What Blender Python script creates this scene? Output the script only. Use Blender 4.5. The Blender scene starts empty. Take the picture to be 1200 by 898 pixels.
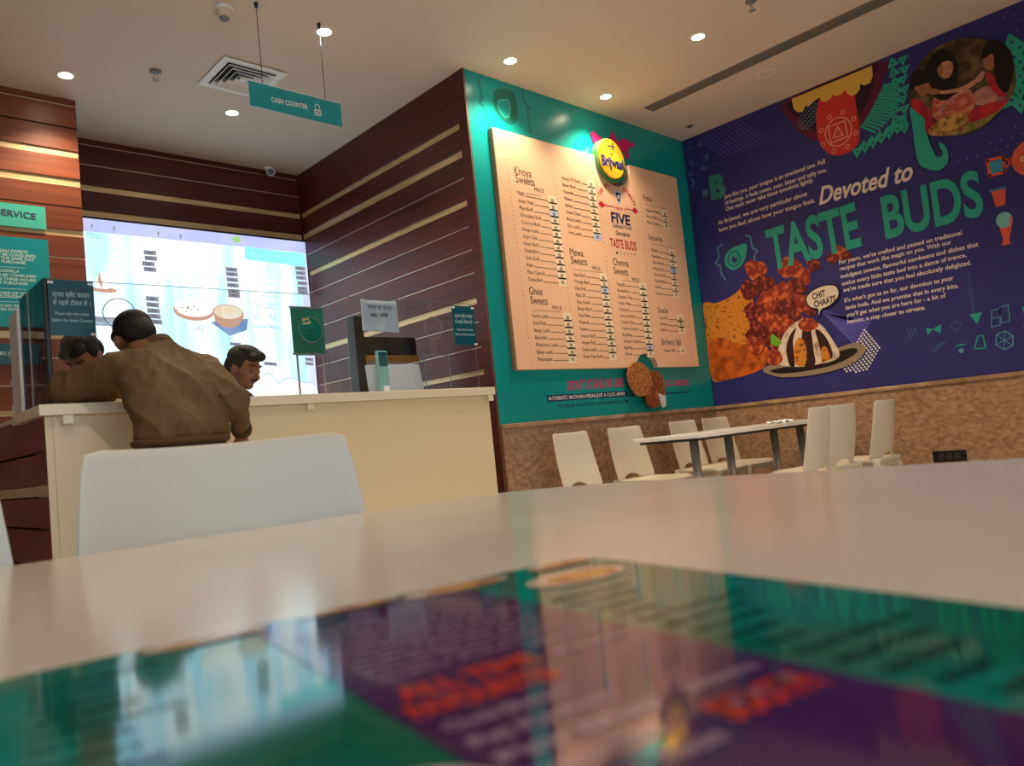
import bpy, bmesh, math, random
from mathutils import Vector, Matrix, Quaternion
random.seed(7)
PI = math.pi
# ------------------------------------------------------------------ camera
FPX = 905.0                                   # focal length in pixels of the 1200x898 frame
def _cv(u, v): return Vector((u - 600.0, v - 449.0, FPX))
_X = _cv(1549.3, 416.1).normalized(); _Y = _cv(-256.5, 602.7).normalized()
_m = (_X + _Y).normalized(); _n = (_X - _Y).normalized()
AX = (_m + _n) / math.sqrt(2); AY = (_m - _n) / math.sqrt(2); AZ = AX.cross(AY)
if AZ.y > 0: AZ = -AZ
EYE = Vector((0, 0, 0.82))
def ray(u, v):
    c = _cv(u, v); return Vector((AX.dot(c), AY.dot(c), AZ.dot(c)))
def onx(u, v, x): d = ray(u, v); return EYE + d * ((x - EYE.x) / d.x)
def ony(u, v, y): d = ray(u, v); return EYE + d * ((y - EYE.y) / d.y)
def onz(u, v, z): d = ray(u, v); return EYE + d * ((z - EYE.z) / d.z)

scene = bpy.context.scene
COL = scene.collection
cam_data = bpy.data.cameras.new('camera')
cam = bpy.data.objects.new('camera', cam_data); COL.objects.link(cam)
right = Vector((AX.x, AY.x, AZ.x)); down = Vector((AX.y, AY.y, AZ.y)); fwd = Vector((AX.z, AY.z, AZ.z))
rot = Matrix((right, -down, -fwd)).transposed()
cam.matrix_world = Matrix.Translation(EYE) @ rot.to_4x4()
cam_data.sensor_fit = 'HORIZONTAL'; cam_data.sensor_width = 36.0
cam_data.lens = 36.0 * FPX / 1200.0
cam_data.clip_start = 0.01
cam_data.dof.use_dof = True; cam_data.dof.focus_distance = 4.6; cam_data.dof.aperture_fstop = 6.0
scene.camera = cam
vs = scene.view_settings
vs.view_transform = 'Standard'; vs.look = 'None'; vs.gamma = 1.0; vs.use_curve_mapping = False
vs.exposure = 0.62
# ------------------------------------------------------------------ world (overcast daylight outside the windows)
DAYLIGHT = 2.4
world = bpy.data.worlds.new('world'); scene.world = world; world.use_nodes = True
bg = world.node_tree.nodes['Background']
bg.inputs[0].default_value = (0.72, 0.86, 1.0, 1); bg.inputs[1].default_value = DAYLIGHT
SPOT_W = 52.0          # watts of each ceiling downlight
BOX_GLOW = 1.05         # brightness of the back-lit menu
# ------------------------------------------------------------------ room numbers
H = 3.388; XW = 3.49; YT = 3.80; XB = 6.12; YB = 6.17; YC = 5.56; XC = 1.51
YS = -3.3; XL = -2.6                       # street wall and left wall behind the camera
DADO = 0.92
# ------------------------------------------------------------------ materials
def lin(c):
    c = c / 255.0
    return c / 12.92 if c <= 0.04045 else ((c + 0.055) / 1.055) ** 2.4
def rgb(r, g, b): return (lin(r), lin(g), lin(b), 1.0)
MATS = {}
def mat(name, col, rough=0.5, spec=0.5, metal=0.0, noise=None, bump=None, emit=None, coat=0.0):
    """noise=(col2, scale xyz, lo, hi, detail)  bump=(scale xyz, strength, distance)"""
    if name in MATS: return MATS[name]
    m = bpy.data.materials.new(name); m.use_nodes = True
    nt = m.node_tree; N = nt.nodes; L = nt.links
    b = N['Principled BSDF']
    b.inputs['Base Color'].default_value = col; b.inputs['Roughness'].default_value = rough
    b.inputs['Specular IOR Level'].default_value = spec; b.inputs['Metallic'].default_value = metal
    if coat: b.inputs['Coat Weight'].default_value = coat; b.inputs['Coat Roughness'].default_value = 0.06
    if emit: b.inputs['Emission Color'].default_value = emit[0]; b.inputs['Emission Strength'].default_value = emit[1]
    def tex(scale, detail):
        tc = N.new('ShaderNodeTexCoord'); mp = N.new('ShaderNodeMapping'); mp.inputs['Scale'].default_value = scale
        nz = N.new('ShaderNodeTexNoise'); nz.inputs['Scale'].default_value = 1.0; nz.inputs['Detail'].default_value = detail
        L.new(tc.outputs['Object'], mp.inputs['Vector']); L.new(mp.outputs['Vector'], nz.inputs['Vector'])
        return nz
    if noise:
        c2, sc, lo, hi, det = noise
        nz = tex(sc, det)
        mr = N.new('ShaderNodeMapRange'); mr.inputs['From Min'].default_value = lo; mr.inputs['From Max'].default_value = hi
        mx = N.new('ShaderNodeMix'); mx.data_type = 'RGBA'
        mx.inputs['A'].default_value = col; mx.inputs['B'].default_value = c2
        L.new(nz.outputs['Fac'], mr.inputs['Value']); L.new(mr.outputs['Result'], mx.inputs['Factor'])
        L.new(mx.outputs['Result'], b.inputs['Base Color'])
        if emit and emit[0] is None: pass
    if bump:
        sc, st, di = bump
        nz = tex(sc, 3.0); bp = N.new('ShaderNodeBump'); bp.inputs['Strength'].default_value = st; bp.inputs['Distance'].default_value = di
        L.new(nz.outputs['Fac'], bp.inputs['Height']); L.new(bp.outputs['Normal'], b.inputs['Normal'])
    MATS[name] = m
    return m
def glow(name, col, strength, col2=None, sc=(3, 3, 3), lo=0.35, hi=0.65):
    if name in MATS: return MATS[name]
    m = bpy.data.materials.new(name); m.use_nodes = True
    nt = m.node_tree; N = nt.nodes; L = nt.links
    b = N['Principled BSDF']; b.inputs['Base Color'].default_value = (0.02, 0.02, 0.02, 1); b.inputs['Roughness'].default_value = 0.25
    b.inputs['Emission Color'].default_value = col; b.inputs['Emission Strength'].default_value = strength
    if col2:
        tc = N.new('ShaderNodeTexCoord'); mp = N.new('ShaderNodeMapping'); mp.inputs['Scale'].default_value = sc
        nz = N.new('ShaderNodeTexNoise'); nz.inputs['Scale'].default_value = 1.0; nz.inputs['Detail'].default_value = 2.0
        mr = N.new('ShaderNodeMapRange'); mr.inputs['From Min'].default_value = lo; mr.inputs['From Max'].default_value = hi
        mx = N.new('ShaderNodeMix'); mx.data_type = 'RGBA'; mx.inputs['A'].default_value = col; mx.inputs['B'].default_value = col2
        L.new(tc.outputs['Object'], mp.inputs['Vector']); L.new(mp.outputs['Vector'], nz.inputs['Vector'])
        L.new(nz.outputs['Fac'], mr.inputs['Value']); L.new(mr.outputs['Result'], mx.inputs['Factor'])
        L.new(mx.outputs['Result'], b.inputs['Emission Color'])
    MATS[name] = m
    return m
def glass(name, tint=(0.93, 0.98, 0.97, 1), refl=1.45):
    """thin clear sheet: straight-through light plus mirror reflection by Fresnel"""
    if name in MATS: return MATS[name]
    m = bpy.data.materials.new(name); m.use_nodes = True
    nt = m.node_tree; N = nt.nodes; L = nt.links
    N.remove(N['Principled BSDF'])
    t = N.new('ShaderNodeBsdfTransparent'); t.inputs[0].default_value = tint
    g = N.new('ShaderNodeBsdfGlossy'); g.inputs['Roughness'].default_value = 0.0
    f = N.new('ShaderNodeFresnel'); f.inputs[0].default_value = refl
    mx = N.new('ShaderNodeMixShader')
    L.new(f.outputs[0], mx.inputs[0]); L.new(t.outputs[0], mx.inputs[1]); L.new(g.outputs[0], mx.inputs[2])
    L.new(mx.outputs[0], N['Material Output'].inputs[0])
    MATS[name] = m
    return m
M_CEIL = mat('ceiling_paint', rgb(218, 204, 190), 0.75, 0.2, bump=((6, 6, 6), 0.05, 0.01))
M_FLOOR = mat('floor_tile', rgb(206, 196, 182), 0.25, 0.5, noise=(rgb(192, 180, 164), (2, 2, 2), .35, .65, 4))
M_WALL = mat('wall_paint', rgb(205, 196, 182), 0.7, 0.2)
M_WOOD_D = mat('dark_walnut', rgb(92, 36, 30), 0.4, 0.4, noise=(rgb(62, 22, 19), (1.2, 1.2, 34), .3, .7, 5))
M_WOOD_L = mat('warm_walnut', rgb(132, 68, 40), 0.4, 0.4, noise=(rgb(102, 48, 28), (1.2, 1.2, 34), .3, .7, 5))
M_WOOD_R = mat('red_walnut', rgb(142, 66, 62), 0.36, 0.5, noise=(rgb(114, 50, 46), (1.2, 1.2, 34), .3, .7, 5))
M_GOLD = mat('brushed_gold', rgb(232, 204, 156), 0.34, 0.5, 0.35, noise=(rgb(206, 172, 118), (4, 4, 60), .3, .7, 2))
M_LINE = mat('pale_metal_line', rgb(214, 196, 176), 0.35, 0.5, 0.6)
M_GAP = mat('dark_groove', rgb(26, 13, 10), 0.8, 0.2)
M_TEAL = mat('teal_vinyl', rgb(10, 160, 154), 0.28, 0.45, noise=(rgb(8, 148, 144), (1.3, 1.3, 1.3), .3, .7, 3))
M_TEAL_D = mat('dark_teal_print', rgb(22, 112, 100), 0.3, 0.4)
M_TEAL_L = mat('light_teal_print', rgb(70, 186, 172), 0.3, 0.4)
M_MURAL = mat('indigo_vinyl', rgb(50, 50, 122), 0.5, 0.35, noise=(rgb(44, 42, 108), (0.8, 0.8, 0.8), .3, .7, 3))
M_MARBLE = mat('brown_marble', rgb(184, 148, 116), 0.22, 0.5, noise=(rgb(146, 110, 84), (26, 26, 42), .36, .66, 12))
M_MARBLE_E = mat('marble_edge', rgb(196, 160, 124), 0.2, 0.5, noise=(rgb(150, 112, 82), (8, 8, 8), .3, .7, 7))
M_BOARD = mat('peach_board', rgb(244, 196, 158), 0.45, 0.4)
M_BOARD_E = mat('board_edge', rgb(150, 118, 90), 0.5, 0.4)
M_INK = mat('dark_ink', rgb(40, 34, 44), 0.6, 0.2)
M_INK_B = mat('navy_ink', rgb(30, 40, 90), 0.6, 0.2)
M_RED = mat('crimson_ink', rgb(196, 36, 66), 0.5, 0.3)
M_PINK = mat('magenta_ink', rgb(214, 34, 110), 0.5, 0.3)
M_TAG = mat('cream_price_tag', rgb(250, 226, 190), 0.5, 0.3)
M_TAGBLUE = mat('blue_price_tag', rgb(196, 204, 226), 0.5, 0.3)
M_WHITE = mat('white_print', rgb(236, 232, 226), 0.5, 0.3)
M_MINT = mat('mint_print', rgb(40, 164, 144), 0.5, 0.3)
M_MINT_L = mat('pale_blue_print', rgb(90, 150, 176), 0.5, 0.3)
M_CREAM = mat('cream_laminate', rgb(232, 212, 172), 0.3, 0.5)
M_CREAM_T = mat('cream_worktop', rgb(240, 226, 196), 0.22, 0.5)
M_PLASTIC = mat('cream_plastic', rgb(218, 208, 188), 0.32, 0.5)
M_TABLE = mat('pale_laminate', rgb(226, 213, 200), 0.16, 0.42, noise=(rgb(219, 205, 191), (5, 5, 5), .3, .7, 3))
M_TABLE_F = mat('white_laminate', rgb(238, 236, 232), 0.2, 0.5)
M_EDGE = mat('dark_table_edge', rgb(40, 38, 44), 0.5, 0.4)
M_CHROME = mat('satin_steel', rgb(186, 182, 178), 0.34, 0.5, 0.55)
M_BLACK = mat('black_plastic', rgb(18, 18, 20), 0.35, 0.5)
M_GREY = mat('grey_plastic', rgb(120, 122, 126), 0.4, 0.5)
M_WHITEP = mat('white_plastic', rgb(236, 234, 230), 0.4, 0.5)
M_PAPER = mat('white_paper', rgb(232, 236, 240), 0.7, 0.2)
M_GLASS = glass('clear_glass', (0.95, 0.985, 0.98, 1), 1.8)      # both faces of the sheet together reflect about 8 %
M_GLASS_E = mat('glass_edge', rgb(104, 130, 130), 0.15, 0.6)
M_WINDOW = glass('window_glass', (0.97, 0.99, 1.0, 1), 1.45)
M_SIGN = mat('teal_acrylic', rgb(16, 152, 156), 0.25, 0.5)
M_SIGN_N = mat('deep_teal_acrylic', rgb(16, 84, 98), 0.25, 0.5)
M_SIGN_G = mat('green_acrylic', rgb(20, 128, 106), 0.22, 0.5)
# ------------------------------------------------------------------ mesh helpers
class MB:
    def __init__(s): s.v = []; s.f = []; s.sm = []; s.marks = []
    def add(s, verts, faces, smooth=False):
        o = len(s.v); s.v += [tuple(p) for p in verts]
        s.f += [tuple(i + o for i in f) for f in faces]; s.sm += [smooth] * len(faces)
        return s
    def box(s, a, b):
        x0, y0, z0 = a; x1, y1, z1 = b
        return s.add([(x0,y0,z0),(x1,y0,z0),(x1,y1,z0),(x0,y1,z0),(x0,y0,z1),(x1,y0,z1),(x1,y1,z1),(x0,y1,z1)],
                     [(0,3,2,1),(4,5,6,7),(0,1,5,4),(1,2,6,5),(2,3,7,6),(3,0,4,7)])
    def cyl(s, p0, p1, r0, r1=None, n=16, smooth=True):
        r1 = r0 if r1 is None else r1
        p0 = Vector(p0); p1 = Vector(p1); d = (p1 - p0).normalized()
        a = d.orthogonal().normalized(); b = d.cross(a)
        vs_ = []
        for p, r in ((p0, r0), (p1, r1)):
            for i in range(n):
                t = 2 * PI * i / n; vs_.append(p + a * (r * math.cos(t)) + b * (r * math.sin(t)))
        s.add(vs_, [(i, (i+1) % n, n + (i+1) % n, n + i) for i in range(n)], smooth)
        o = len(s.v) - 2 * n
        s.f += [tuple(o + i for i in reversed(range(n))), tuple(o + n + i for i in range(n))]; s.sm += [False, False]
        return s
    def lathe(s, prof, c, n=24, smooth=True):
        c = Vector(c); vs_ = []
        for r, z in prof:
            for i in range(n):
                t = 2 * PI * i / n; vs_.append((c.x + r * math.cos(t), c.y + r * math.sin(t), c.z + z))
        k = len(prof)
        fs = [(j*n + i, j*n + (i+1) % n, (j+1)*n + (i+1) % n, (j+1)*n + i) for j in range(k-1) for i in range(n)]
        s.add(vs_, fs, smooth); return s
    def tube(s, pts, r, n=8, closed=False):
        pts = [Vector(p) for p in pts]; k = len(pts); vs_ = []
        up = None
        for i, p in enumerate(pts):
            a = pts[(i-1) % k] if (closed or i > 0) else p
            b = pts[(i+1) % k] if (closed or i < k-1) else p
            d = (b - a).normalized()
            if up is None: up = d.orthogonal().normalized()
            up = (up - d * up.dot(d)).normalized(); w = d.cross(up)
            for j in range(n):
                t = 2*PI*j/n; vs_.append(p + up*(r*math.cos(t)) + w*(r*math.sin(t)))
        rng = k if closed else k-1
        fs = [(i*n + j, i*n + (j+1) % n, ((i+1) % k)*n + (j+1) % n, ((i+1) % k)*n + j) for i in range(rng) for j in range(n)]
        if not closed: fs += [tuple(reversed(range(n))), tuple((k-1)*n + j for j in range(n))]
        return s.add(vs_, fs, True)
    def prism(s, poly, fr, c0, c1):
        """outline (a,b) in frame fr extruded from offset c0 to c1 along the frame normal"""
        n = len(poly)
        s.add([fr(a, b, c0) for a, b in poly] + [fr(a, b, c1) for a, b in poly],
              [tuple(reversed(range(n))), tuple(range(n, 2*n))] + [(i, (i+1) % n, n + (i+1) % n, n + i) for i in range(n)])
        return s
    def flat(s, poly, fr, c=0.0):
        return s.add([fr(a, b, c) for a, b in poly], [tuple(range(len(poly)))])
    def build(s, name, m, parent=None, bevel=0.0, seg=2):
        if len(s.marks) > 1:                       # several lines of writing: one object each
            ends = s.marks[1:] + [(len(s.v), len(s.f))]; first = None
            for (v0, f0), (v1, f1) in zip(s.marks, ends):
                q = MB(); q.v = s.v[v0:v1]; q.f = [tuple(i - v0 for i in f) for f in s.f[f0:f1]]; q.sm = s.sm[f0:f1]
                o = q.build(name, m, parent); first = first or o
            return first
        me = bpy.data.meshes.new(name); me.from_pydata(s.v, [], s.f)
        me.polygons.foreach_set('use_smooth', s.sm)
        me.materials.append(m); me.validate(); me.update()
        bm = bmesh.new(); bm.from_mesh(me)
        if all(len(e.link_faces) == 2 for e in bm.edges): bmesh.ops.recalc_face_normals(bm, faces=bm.faces)
        bm.to_mesh(me); bm.free()
        o = bpy.data.objects.new(name, me); COL.objects.link(o)
        if parent is not None: o.parent = parent; o.matrix_parent_inverse = parent.matrix_world.inverted() if parent.type != 'EMPTY' else inv(parent)
        if bevel:
            b = o.modifiers.new('bevel', 'BEVEL'); b.width = bevel; b.segments = seg; b.limit_method = 'ANGLE'; b.angle_limit = math.radians(40)
        return o
def inv(p):
    return Matrix.LocRotScale(p.location, p.rotation_euler, p.scale).inverted()
def tag(o, label, cat, group=None, kind=None):
    o['label'] = label
    if cat: o['category'] = cat
    if group: o['group'] = group
    if kind: o['kind'] = kind
    return o
def thing(name, label, cat, loc=(0, 0, 0), rz=0.0, group=None):
    o = bpy.data.objects.new(name, None); COL.objects.link(o); o.empty_display_size = 0.1
    o.location = loc; o.rotation_euler = (0, 0, rz)
    return tag(o, label, cat, group)
def struct(name, mb, m, bevel=0.0):
    o = mb.build(name, m, None, bevel); o['kind'] = 'structure'; return o
def local_child(o, parent):
    """parent a mesh whose vertices are already in the thing's local space"""
    o.parent = parent; o.matrix_parent_inverse = Matrix.Identity(4); return o
def copy_tree(o, parent=None):
    c = o.copy(); COL.objects.link(c); c.parent = parent
    if parent is not None: c.matrix_parent_inverse = o.matrix_parent_inverse.copy()
    for ch in list(o.children): copy_tree(ch, c)
    return c
# frames: fr(a, b, c) = origin + u*a + v*b + n*c
def frame(o, u, v):
    o = Vector(o); u = Vector(u); v = Vector(v); n = u.cross(v)
    def fr(a, b, c=0.0): return o + u*a + v*b + n*c
    fr.o, fr.u, fr.v, fr.n = o, u, v, n
    def px(p, c=0.0):                        # photo pixel -> (a, b) on the plane at offset c
        d = ray(p[0], p[1]); t = (o + n*c - EYE).dot(n) / d.dot(n); q = EYE + d*t - o
        return (q.dot(u), q.dot(v))
    fr.px = px
    return fr
def facing_y(y): return frame((0, y, 0), (1, 0, 0), (0, 0, 1))      # normal -Y (towards the camera)
def facing_x(x): return frame((x, 0, 0), (0, -1, 0), (0, 0, 1))     # normal -X
def circ(cx, cy, rx, ry=None, n=28, a0=0.0, a1=2*PI):
    ry = rx if ry is None else ry
    full = abs(a1 - a0 - 2*PI) < 1e-6
    k = n if full else n + 1
    return [(cx + rx*math.cos(a0 + (a1-a0)*i/n), cy + ry*math.sin(a0 + (a1-a0)*i/n)) for i in range(k)]
def rrect(x0, y0, x1, y1, r, n=5):
    p = []
    for cx, cy, a in ((x1-r, y1-r, 0), (x0+r, y1-r, PI/2), (x0+r, y0+r, PI), (x1-r, y0+r, 3*PI/2)):
        p += [(cx + r*math.cos(a + PI/2*i/n), cy + r*math.sin(a + PI/2*i/n)) for i in range(n+1)]
    return p
def smooth_poly(pts, k=6):
    """closed Catmull-Rom outline through the points"""
    n = len(pts); out = []
    for i in range(n):
        p0, p1, p2, p3 = (Vector((*pts[(i+j-1) % n], 0)) for j in range(4))
        for s in range(k):
            t = s / k
            q = 0.5*((2*p1) + (p2-p0)*t + (2*p0-5*p1+4*p2-p3)*t*t + (3*p1-p0-3*p2+p3)*t*t*t)
            out.append((q.x, q.y))
    return out
def band(pts, w, fr, mb, c=0.0, closed=False):
    """thin flat line of width w along (a,b) points"""
    n = len(pts)
    rng = n if closed else n - 1
    for i in range(rng):
        a = Vector((*pts[i], 0)); b = Vector((*pts[(i+1) % n], 0)); d = b - a
        if d.length < 1e-6: continue
        d.normalize(); p = Vector((-d.y, d.x, 0)) * (w/2); e = d * (w*0.35)
        q = [a-e+p, a-e-p, b+e-p, b+e+p]
        mb.flat([(v.x, v.y) for v in (q[1], q[2], q[3], q[0])], fr, c)
# lettering ---------------------------------------------------------
_tc = {}
def glyphs(s, bold=0.0, shear=0.0):
    key = (s, bold, shear)
    if key in _tc: return _tc[key]
    cu = bpy.data.curves.new('lettering', 'FONT'); cu.body = s; cu.size = 1.0; cu.offset = bold; cu.shear = shear
    cu.resolution_u = 4 if len(s) < 12 else 2; cu.fill_mode = 'FRONT'
    ob = bpy.data.objects.new('lettering', cu); COL.objects.link(ob)
    me = ob.to_mesh()
    v = [(p.co.x, p.co.y) for p in me.vertices]; f = [tuple(p.vertices) for p in me.polygons]
    ob.to_mesh_clear(); bpy.data.objects.remove(ob); bpy.data.curves.remove(cu)
    _tc[key] = (v, f); return v, f
CAP = 0.729
def put_text(mb, fr, s, a0, b0, a1, b1, h, c=0.0015, bold=0.0, shear=0.0):
    """fit the string between two baseline ends (a0,b0)-(a1,b1), capital height h"""
    v, f = glyphs(s, bold, shear)
    if not v: return
    xs = [p[0] for p in v]; x0, x1 = min(xs), max(xs)
    mb.marks.append((len(mb.v), len(mb.f)))
    d = Vector((a1-a0, b1-b0)); L = d.length; d.normalize(); n = Vector((-d.y, d.x))
    sx = L / (x1-x0); sy = h / CAP
    mb.add([fr(*(Vector((a0, b0)) + d*((x-x0)*sx) + n*(y*sy)), c) for x, y in v], f)
def text_px(mb, fr, s, p0, p1, hp, c=0.0015, bold=0.0, shear=0.0):
    a = fr.px(p0); b = fr.px(p1); t = fr.px((p0[0], p0[1]-hp))
    put_text(mb, fr, s, a[0], a[1], b[0], b[1], abs(t[1]-a[1]), c, bold, shear)
def text_c(mb, fr, s, ca, b, h, c=0.0015, bold=0.0, shear=0.0, stretch=1.0, align='C'):
    """natural width, capital height h, centred (or left/right) on ca"""
    v, f = glyphs(s, bold, shear)
    xs = [p[0] for p in v]; w = (max(xs)-min(xs)) * h / CAP * stretch
    a0 = ca - w/2 if align == 'C' else (ca if align == 'L' else ca - w)
    put_text(mb, fr, s, a0, b, a0+w, b, h, c, bold, shear)
def pxpoly(fr, pts): return [fr.px(p) for p in pts]
# soft bodies: overlapping blobs fused into one continuous surface ------
_ico = {}
def ico(sub):
    if sub not in _ico:
        b = bmesh.new(); bmesh.ops.create_icosphere(b, subdivisions=sub, radius=1.0); b.verts.index_update()
        _ico[sub] = ([tuple(v.co) for v in b.verts], [tuple(v.index for v in f.verts) for f in b.faces]); b.free()
    return _ico[sub]
def blob(name, prims, m, parent=None, voxel=0.008, smooth=6, mtx=None):
    V_ = []; F_ = []
    def sph(c, r, rotm=None, sub=2):
        uv_, uf = ico(sub); o = len(V_); r = r if hasattr(r, '__len__') else (r, r, r)
        for p in uv_:
            q = Vector((p[0]*r[0], p[1]*r[1], p[2]*r[2]))
            V_.append((rotm @ q if rotm is not None else q) + c)
        F_.extend([(a+o, b+o, d+o) for a, b, d in uf])
    for p in prims:
        if p[0] == 'c':                                     # capsule / chain: ('c', [(point, radius), ...])
            ch = p[1]
            for (a, ra), (b, rb) in zip(ch[:-1], ch[1:]):
                a = Vector(a); b = Vector(b); L = (b-a).length
                k = max(1, int(L / (0.45*max(min(ra, rb), 0.003))) + 1)
                for i in range(k+1):
                    t = i/k; sph(a.lerp(b, t), ra + (rb-ra)*t, sub=2)
        else:                                               # ellipsoid: ('e', centre, radii[, rotation])
            sph(Vector(p[1]), p[2], p[3] if len(p) > 3 else None, sub=3)
    me = bpy.data.meshes.new(name + '_src'); me.from_pydata(V_, [], F_); me.update()
    ob = bpy.data.objects.new(name + '_src', me); COL.objects.link(ob)
    r = ob.modifiers.new('r', 'REMESH'); r.mode = 'VOXEL'; r.voxel_size = voxel; r.use_smooth_shade = True
    s = ob.modifiers.new('s', 'SMOOTH'); s.factor = 0.5; s.iterations = smooth
    dg = bpy.context.evaluated_depsgraph_get()
    nm = bpy.data.meshes.new_from_object(ob.evaluated_get(dg)); nm.name = name
    bpy.data.objects.remove(ob); bpy.data.meshes.remove(me)
    nm.materials.clear(); nm.materials.append(m)
    nm.polygons.foreach_set('use_smooth', [True]*len(nm.polygons))
    o = bpy.data.objects.new(name, nm); COL.objects.link(o)
    if parent is not None: o.parent = parent; o.matrix_parent_inverse = inv(parent)
    return o
# ================================================================== SETTING
struct('floor', MB().box((XL-.1, YS-.1, -0.1), (XB+.1, YB+.1, 0.0)), M_FLOOR)
struct('ceiling', MB().box((XL-.1, YS-.1, H), (XB+.1, YB+.1, H+.1)), M_CEIL)
struct('wall_left', MB().box((XL-.1, YS, 0), (XL, YC, H)), M_WALL)
wm = struct('wall_menu', MB().box((XW-.006, YT, 0), (XB, YT+.12, H)), M_TEAL)
WY = [(-2.5, -2.1), (-0.68, -0.12)]          # two narrow windows in the right wall behind the camera
wrm = MB().box((XB, -0.12, 0), (XB+.1, YT+.12, H)).box((XB, YS, 3.1), (XB+.1, -0.12, H)).box((XB, YS, 0), (XB+.1, -0.12, 0.3))
wrm.box((XB, YS, .3), (XB+.1, -2.5, 3.1)).box((XB, -2.1, .3), (XB+.1, -0.68, 3.1))
wr = struct('wall_right', wrm, M_WALL)
# street front with tall windows
WX = [-2.4, -1.4, -0.4, 0.6, 1.6, 2.6]
sw = MB().box((XL, YS-.1, 2.95), (XB+.1, YS, H)).box((XL, YS-.1, 0), (XB+.1, YS, 0.12))
sw.box((XL, YS-.1, .12), (WX[0], YS, 2.95)).box((WX[-1], YS-.1, .12), (XB+.1, YS, 2.95))
for x in WX[1:-1]: sw.box((x-.06, YS-.1, .12), (x+.06, YS, 2.95))
struct('wall_street', sw, M_WALL)
for i in range(5):
    a = WX[i] + (.06 if i else 0); b = WX[i+1] - (.06 if i < 4 else 0)
    w = struct('window_%d' % (i+1), MB().box((a, YS-.06, .12), (b, YS-.05, 2.95)), M_WINDOW)
    fm = MB()
    for x0, x1, z0, z1 in ((a, a+.04, .12, 2.95), (b-.04, b, .12, 2.95), (a+.04, b-.04, .12, .17), (a+.04, b-.04, 2.9, 2.95), (a+.04, b-.04, 2.2, 2.24)):
        fm.box((x0, YS-.08, z0), (x1, YS-.02, z1))
    fm.build('window_frame', M_GREY, w)
for k, (y0, y1) in enumerate(WY):
    w = struct('window_%d' % (6+k), MB().box((XB+.05, y0, .3), (XB+.06, y1, 3.1)), M_WINDOW)
    fm = MB()
    for a, b, z0, z1 in ((y0, y0+.03, .3, 3.1), (y1-.03, y1, .3, 3.1), (y0+.03, y1-.03, .3, .34), (y0+.03, y1-.03, 3.06, 3.1), (y0+.03, y1-.03, 2.26, 2.42)): fm.box((XB+.02, a, z0), (XB+.08, b, z1))
    fm.build('window_frame', M_GREY, w)

# ---- timber clad walls: planks with thin bright lines and gold strips at the same heights all round
GOLDS = [(2.985, 3.03), (2.785, 2.838), (2.442, 2.487), (1.757, 1.805), (1.272, 1.308), (0.78, 0.825), (0.3, 0.345)]
THINS = [3.342, 3.187, 2.64, 2.296, 2.133, 1.972, 1.632, 1.46, 1.12, .965, .645, .48, .16]
def clad(wall, m, box, zmin=0.0, zmax=H, thin_lit=(), skip=()):
    """box(z0, z1, depth0, depth1) -> lo, hi corners of a horizontal course"""
    edges = [(a, b, 'g') for a, b in GOLDS] + [(t-.004, t+.004, 't') for t in THINS]
    edges = sorted([e for e in edges if e[0] > zmin+.02 and e[1] < zmax-.005 and round((e[0]+e[1])/2, 3) not in skip])
    z = zmin
    for a, b, k in edges + [(zmax, zmax, 'end')]:
        if a - z > 0.01:
            MB().box(*box(z, a, 0.0, 0.022)).build('plank', m, wall, 0.002, 1)
        if k == 'g': MB().box(*box(a, b, 0.0, 0.010)).build('gold_strip', M_GOLD, wall)
        elif k == 't': MB().box(*box(a+.0015, b-.0015, 0.0, 0.020)).build('metal_inlay', M_LINE if round((a+b)/2, 3) not in thin_lit else M_GAP, wall)
        z = b
wb = struct('wall_back', MB().box((XL-.1, YB, 0), (XW+.1, YB+.1, H)), M_GAP)
clad(wb, M_WOOD_D, lambda z0, z1, d0, d1: ((XC-.1, YB-d1, z0), (XW-.022, YB-d0, z1)))
ws = struct('wall_side', MB().box((XW, YT+.121, 0), (XW+.1, YB, H)), M_GAP)
clad(ws, M_WOOD_D, lambda z0, z1, d0, d1: ((XW-d1, YT+.085, z0), (XW-d0, YB-.022, z1)), skip=(3.342, 3.187))
MB().box((XW-.0225, YT-.004, 0), (XW-.006, YT+.085, H)).build('end_trim', M_WOOD_D, ws)
MB().box((XW-.0225, YT-.006, 0), (XW-.012, YT-.004, H)).build('end_edging', mat('edging', rgb(120, 74, 58), .4), ws)
wc = struct('wall_column', MB().box((XL, YC, 0), (XC-.022, YB, H)), M_GAP)
clad(wc, M_WOOD_L, lambda z0, z1, d0, d1: ((XL, YC-d1, z0), (XC, YC-d0, z1)), thin_lit=(3.187, 2.64))
MB().box((XC-.022, YC, 0), (XC, YB-.022, H)).build('column_return', M_WOOD_L, wc)
# ---- marble dado with ledge
d1 = struct('trim_1', MB().box((XW-.004, YT-.02, 0), (XB-.02, YT, DADO-.03)), M_MARBLE)
MB().box((XW-.004, YT-.035, DADO-.03), (XB-.035, YT, DADO)).build('dado_ledge', M_MARBLE_E, d1, .004)
d2 = struct('trim_2', MB().box((XB-.02, 0, 0), (XB, YT-.02, DADO-.03)), M_MARBLE)
MB().box((XB-.035, 0, DADO-.03), (XB, YT, DADO)).build('dado_ledge', M_MARBLE_E, d2, .004)
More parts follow.
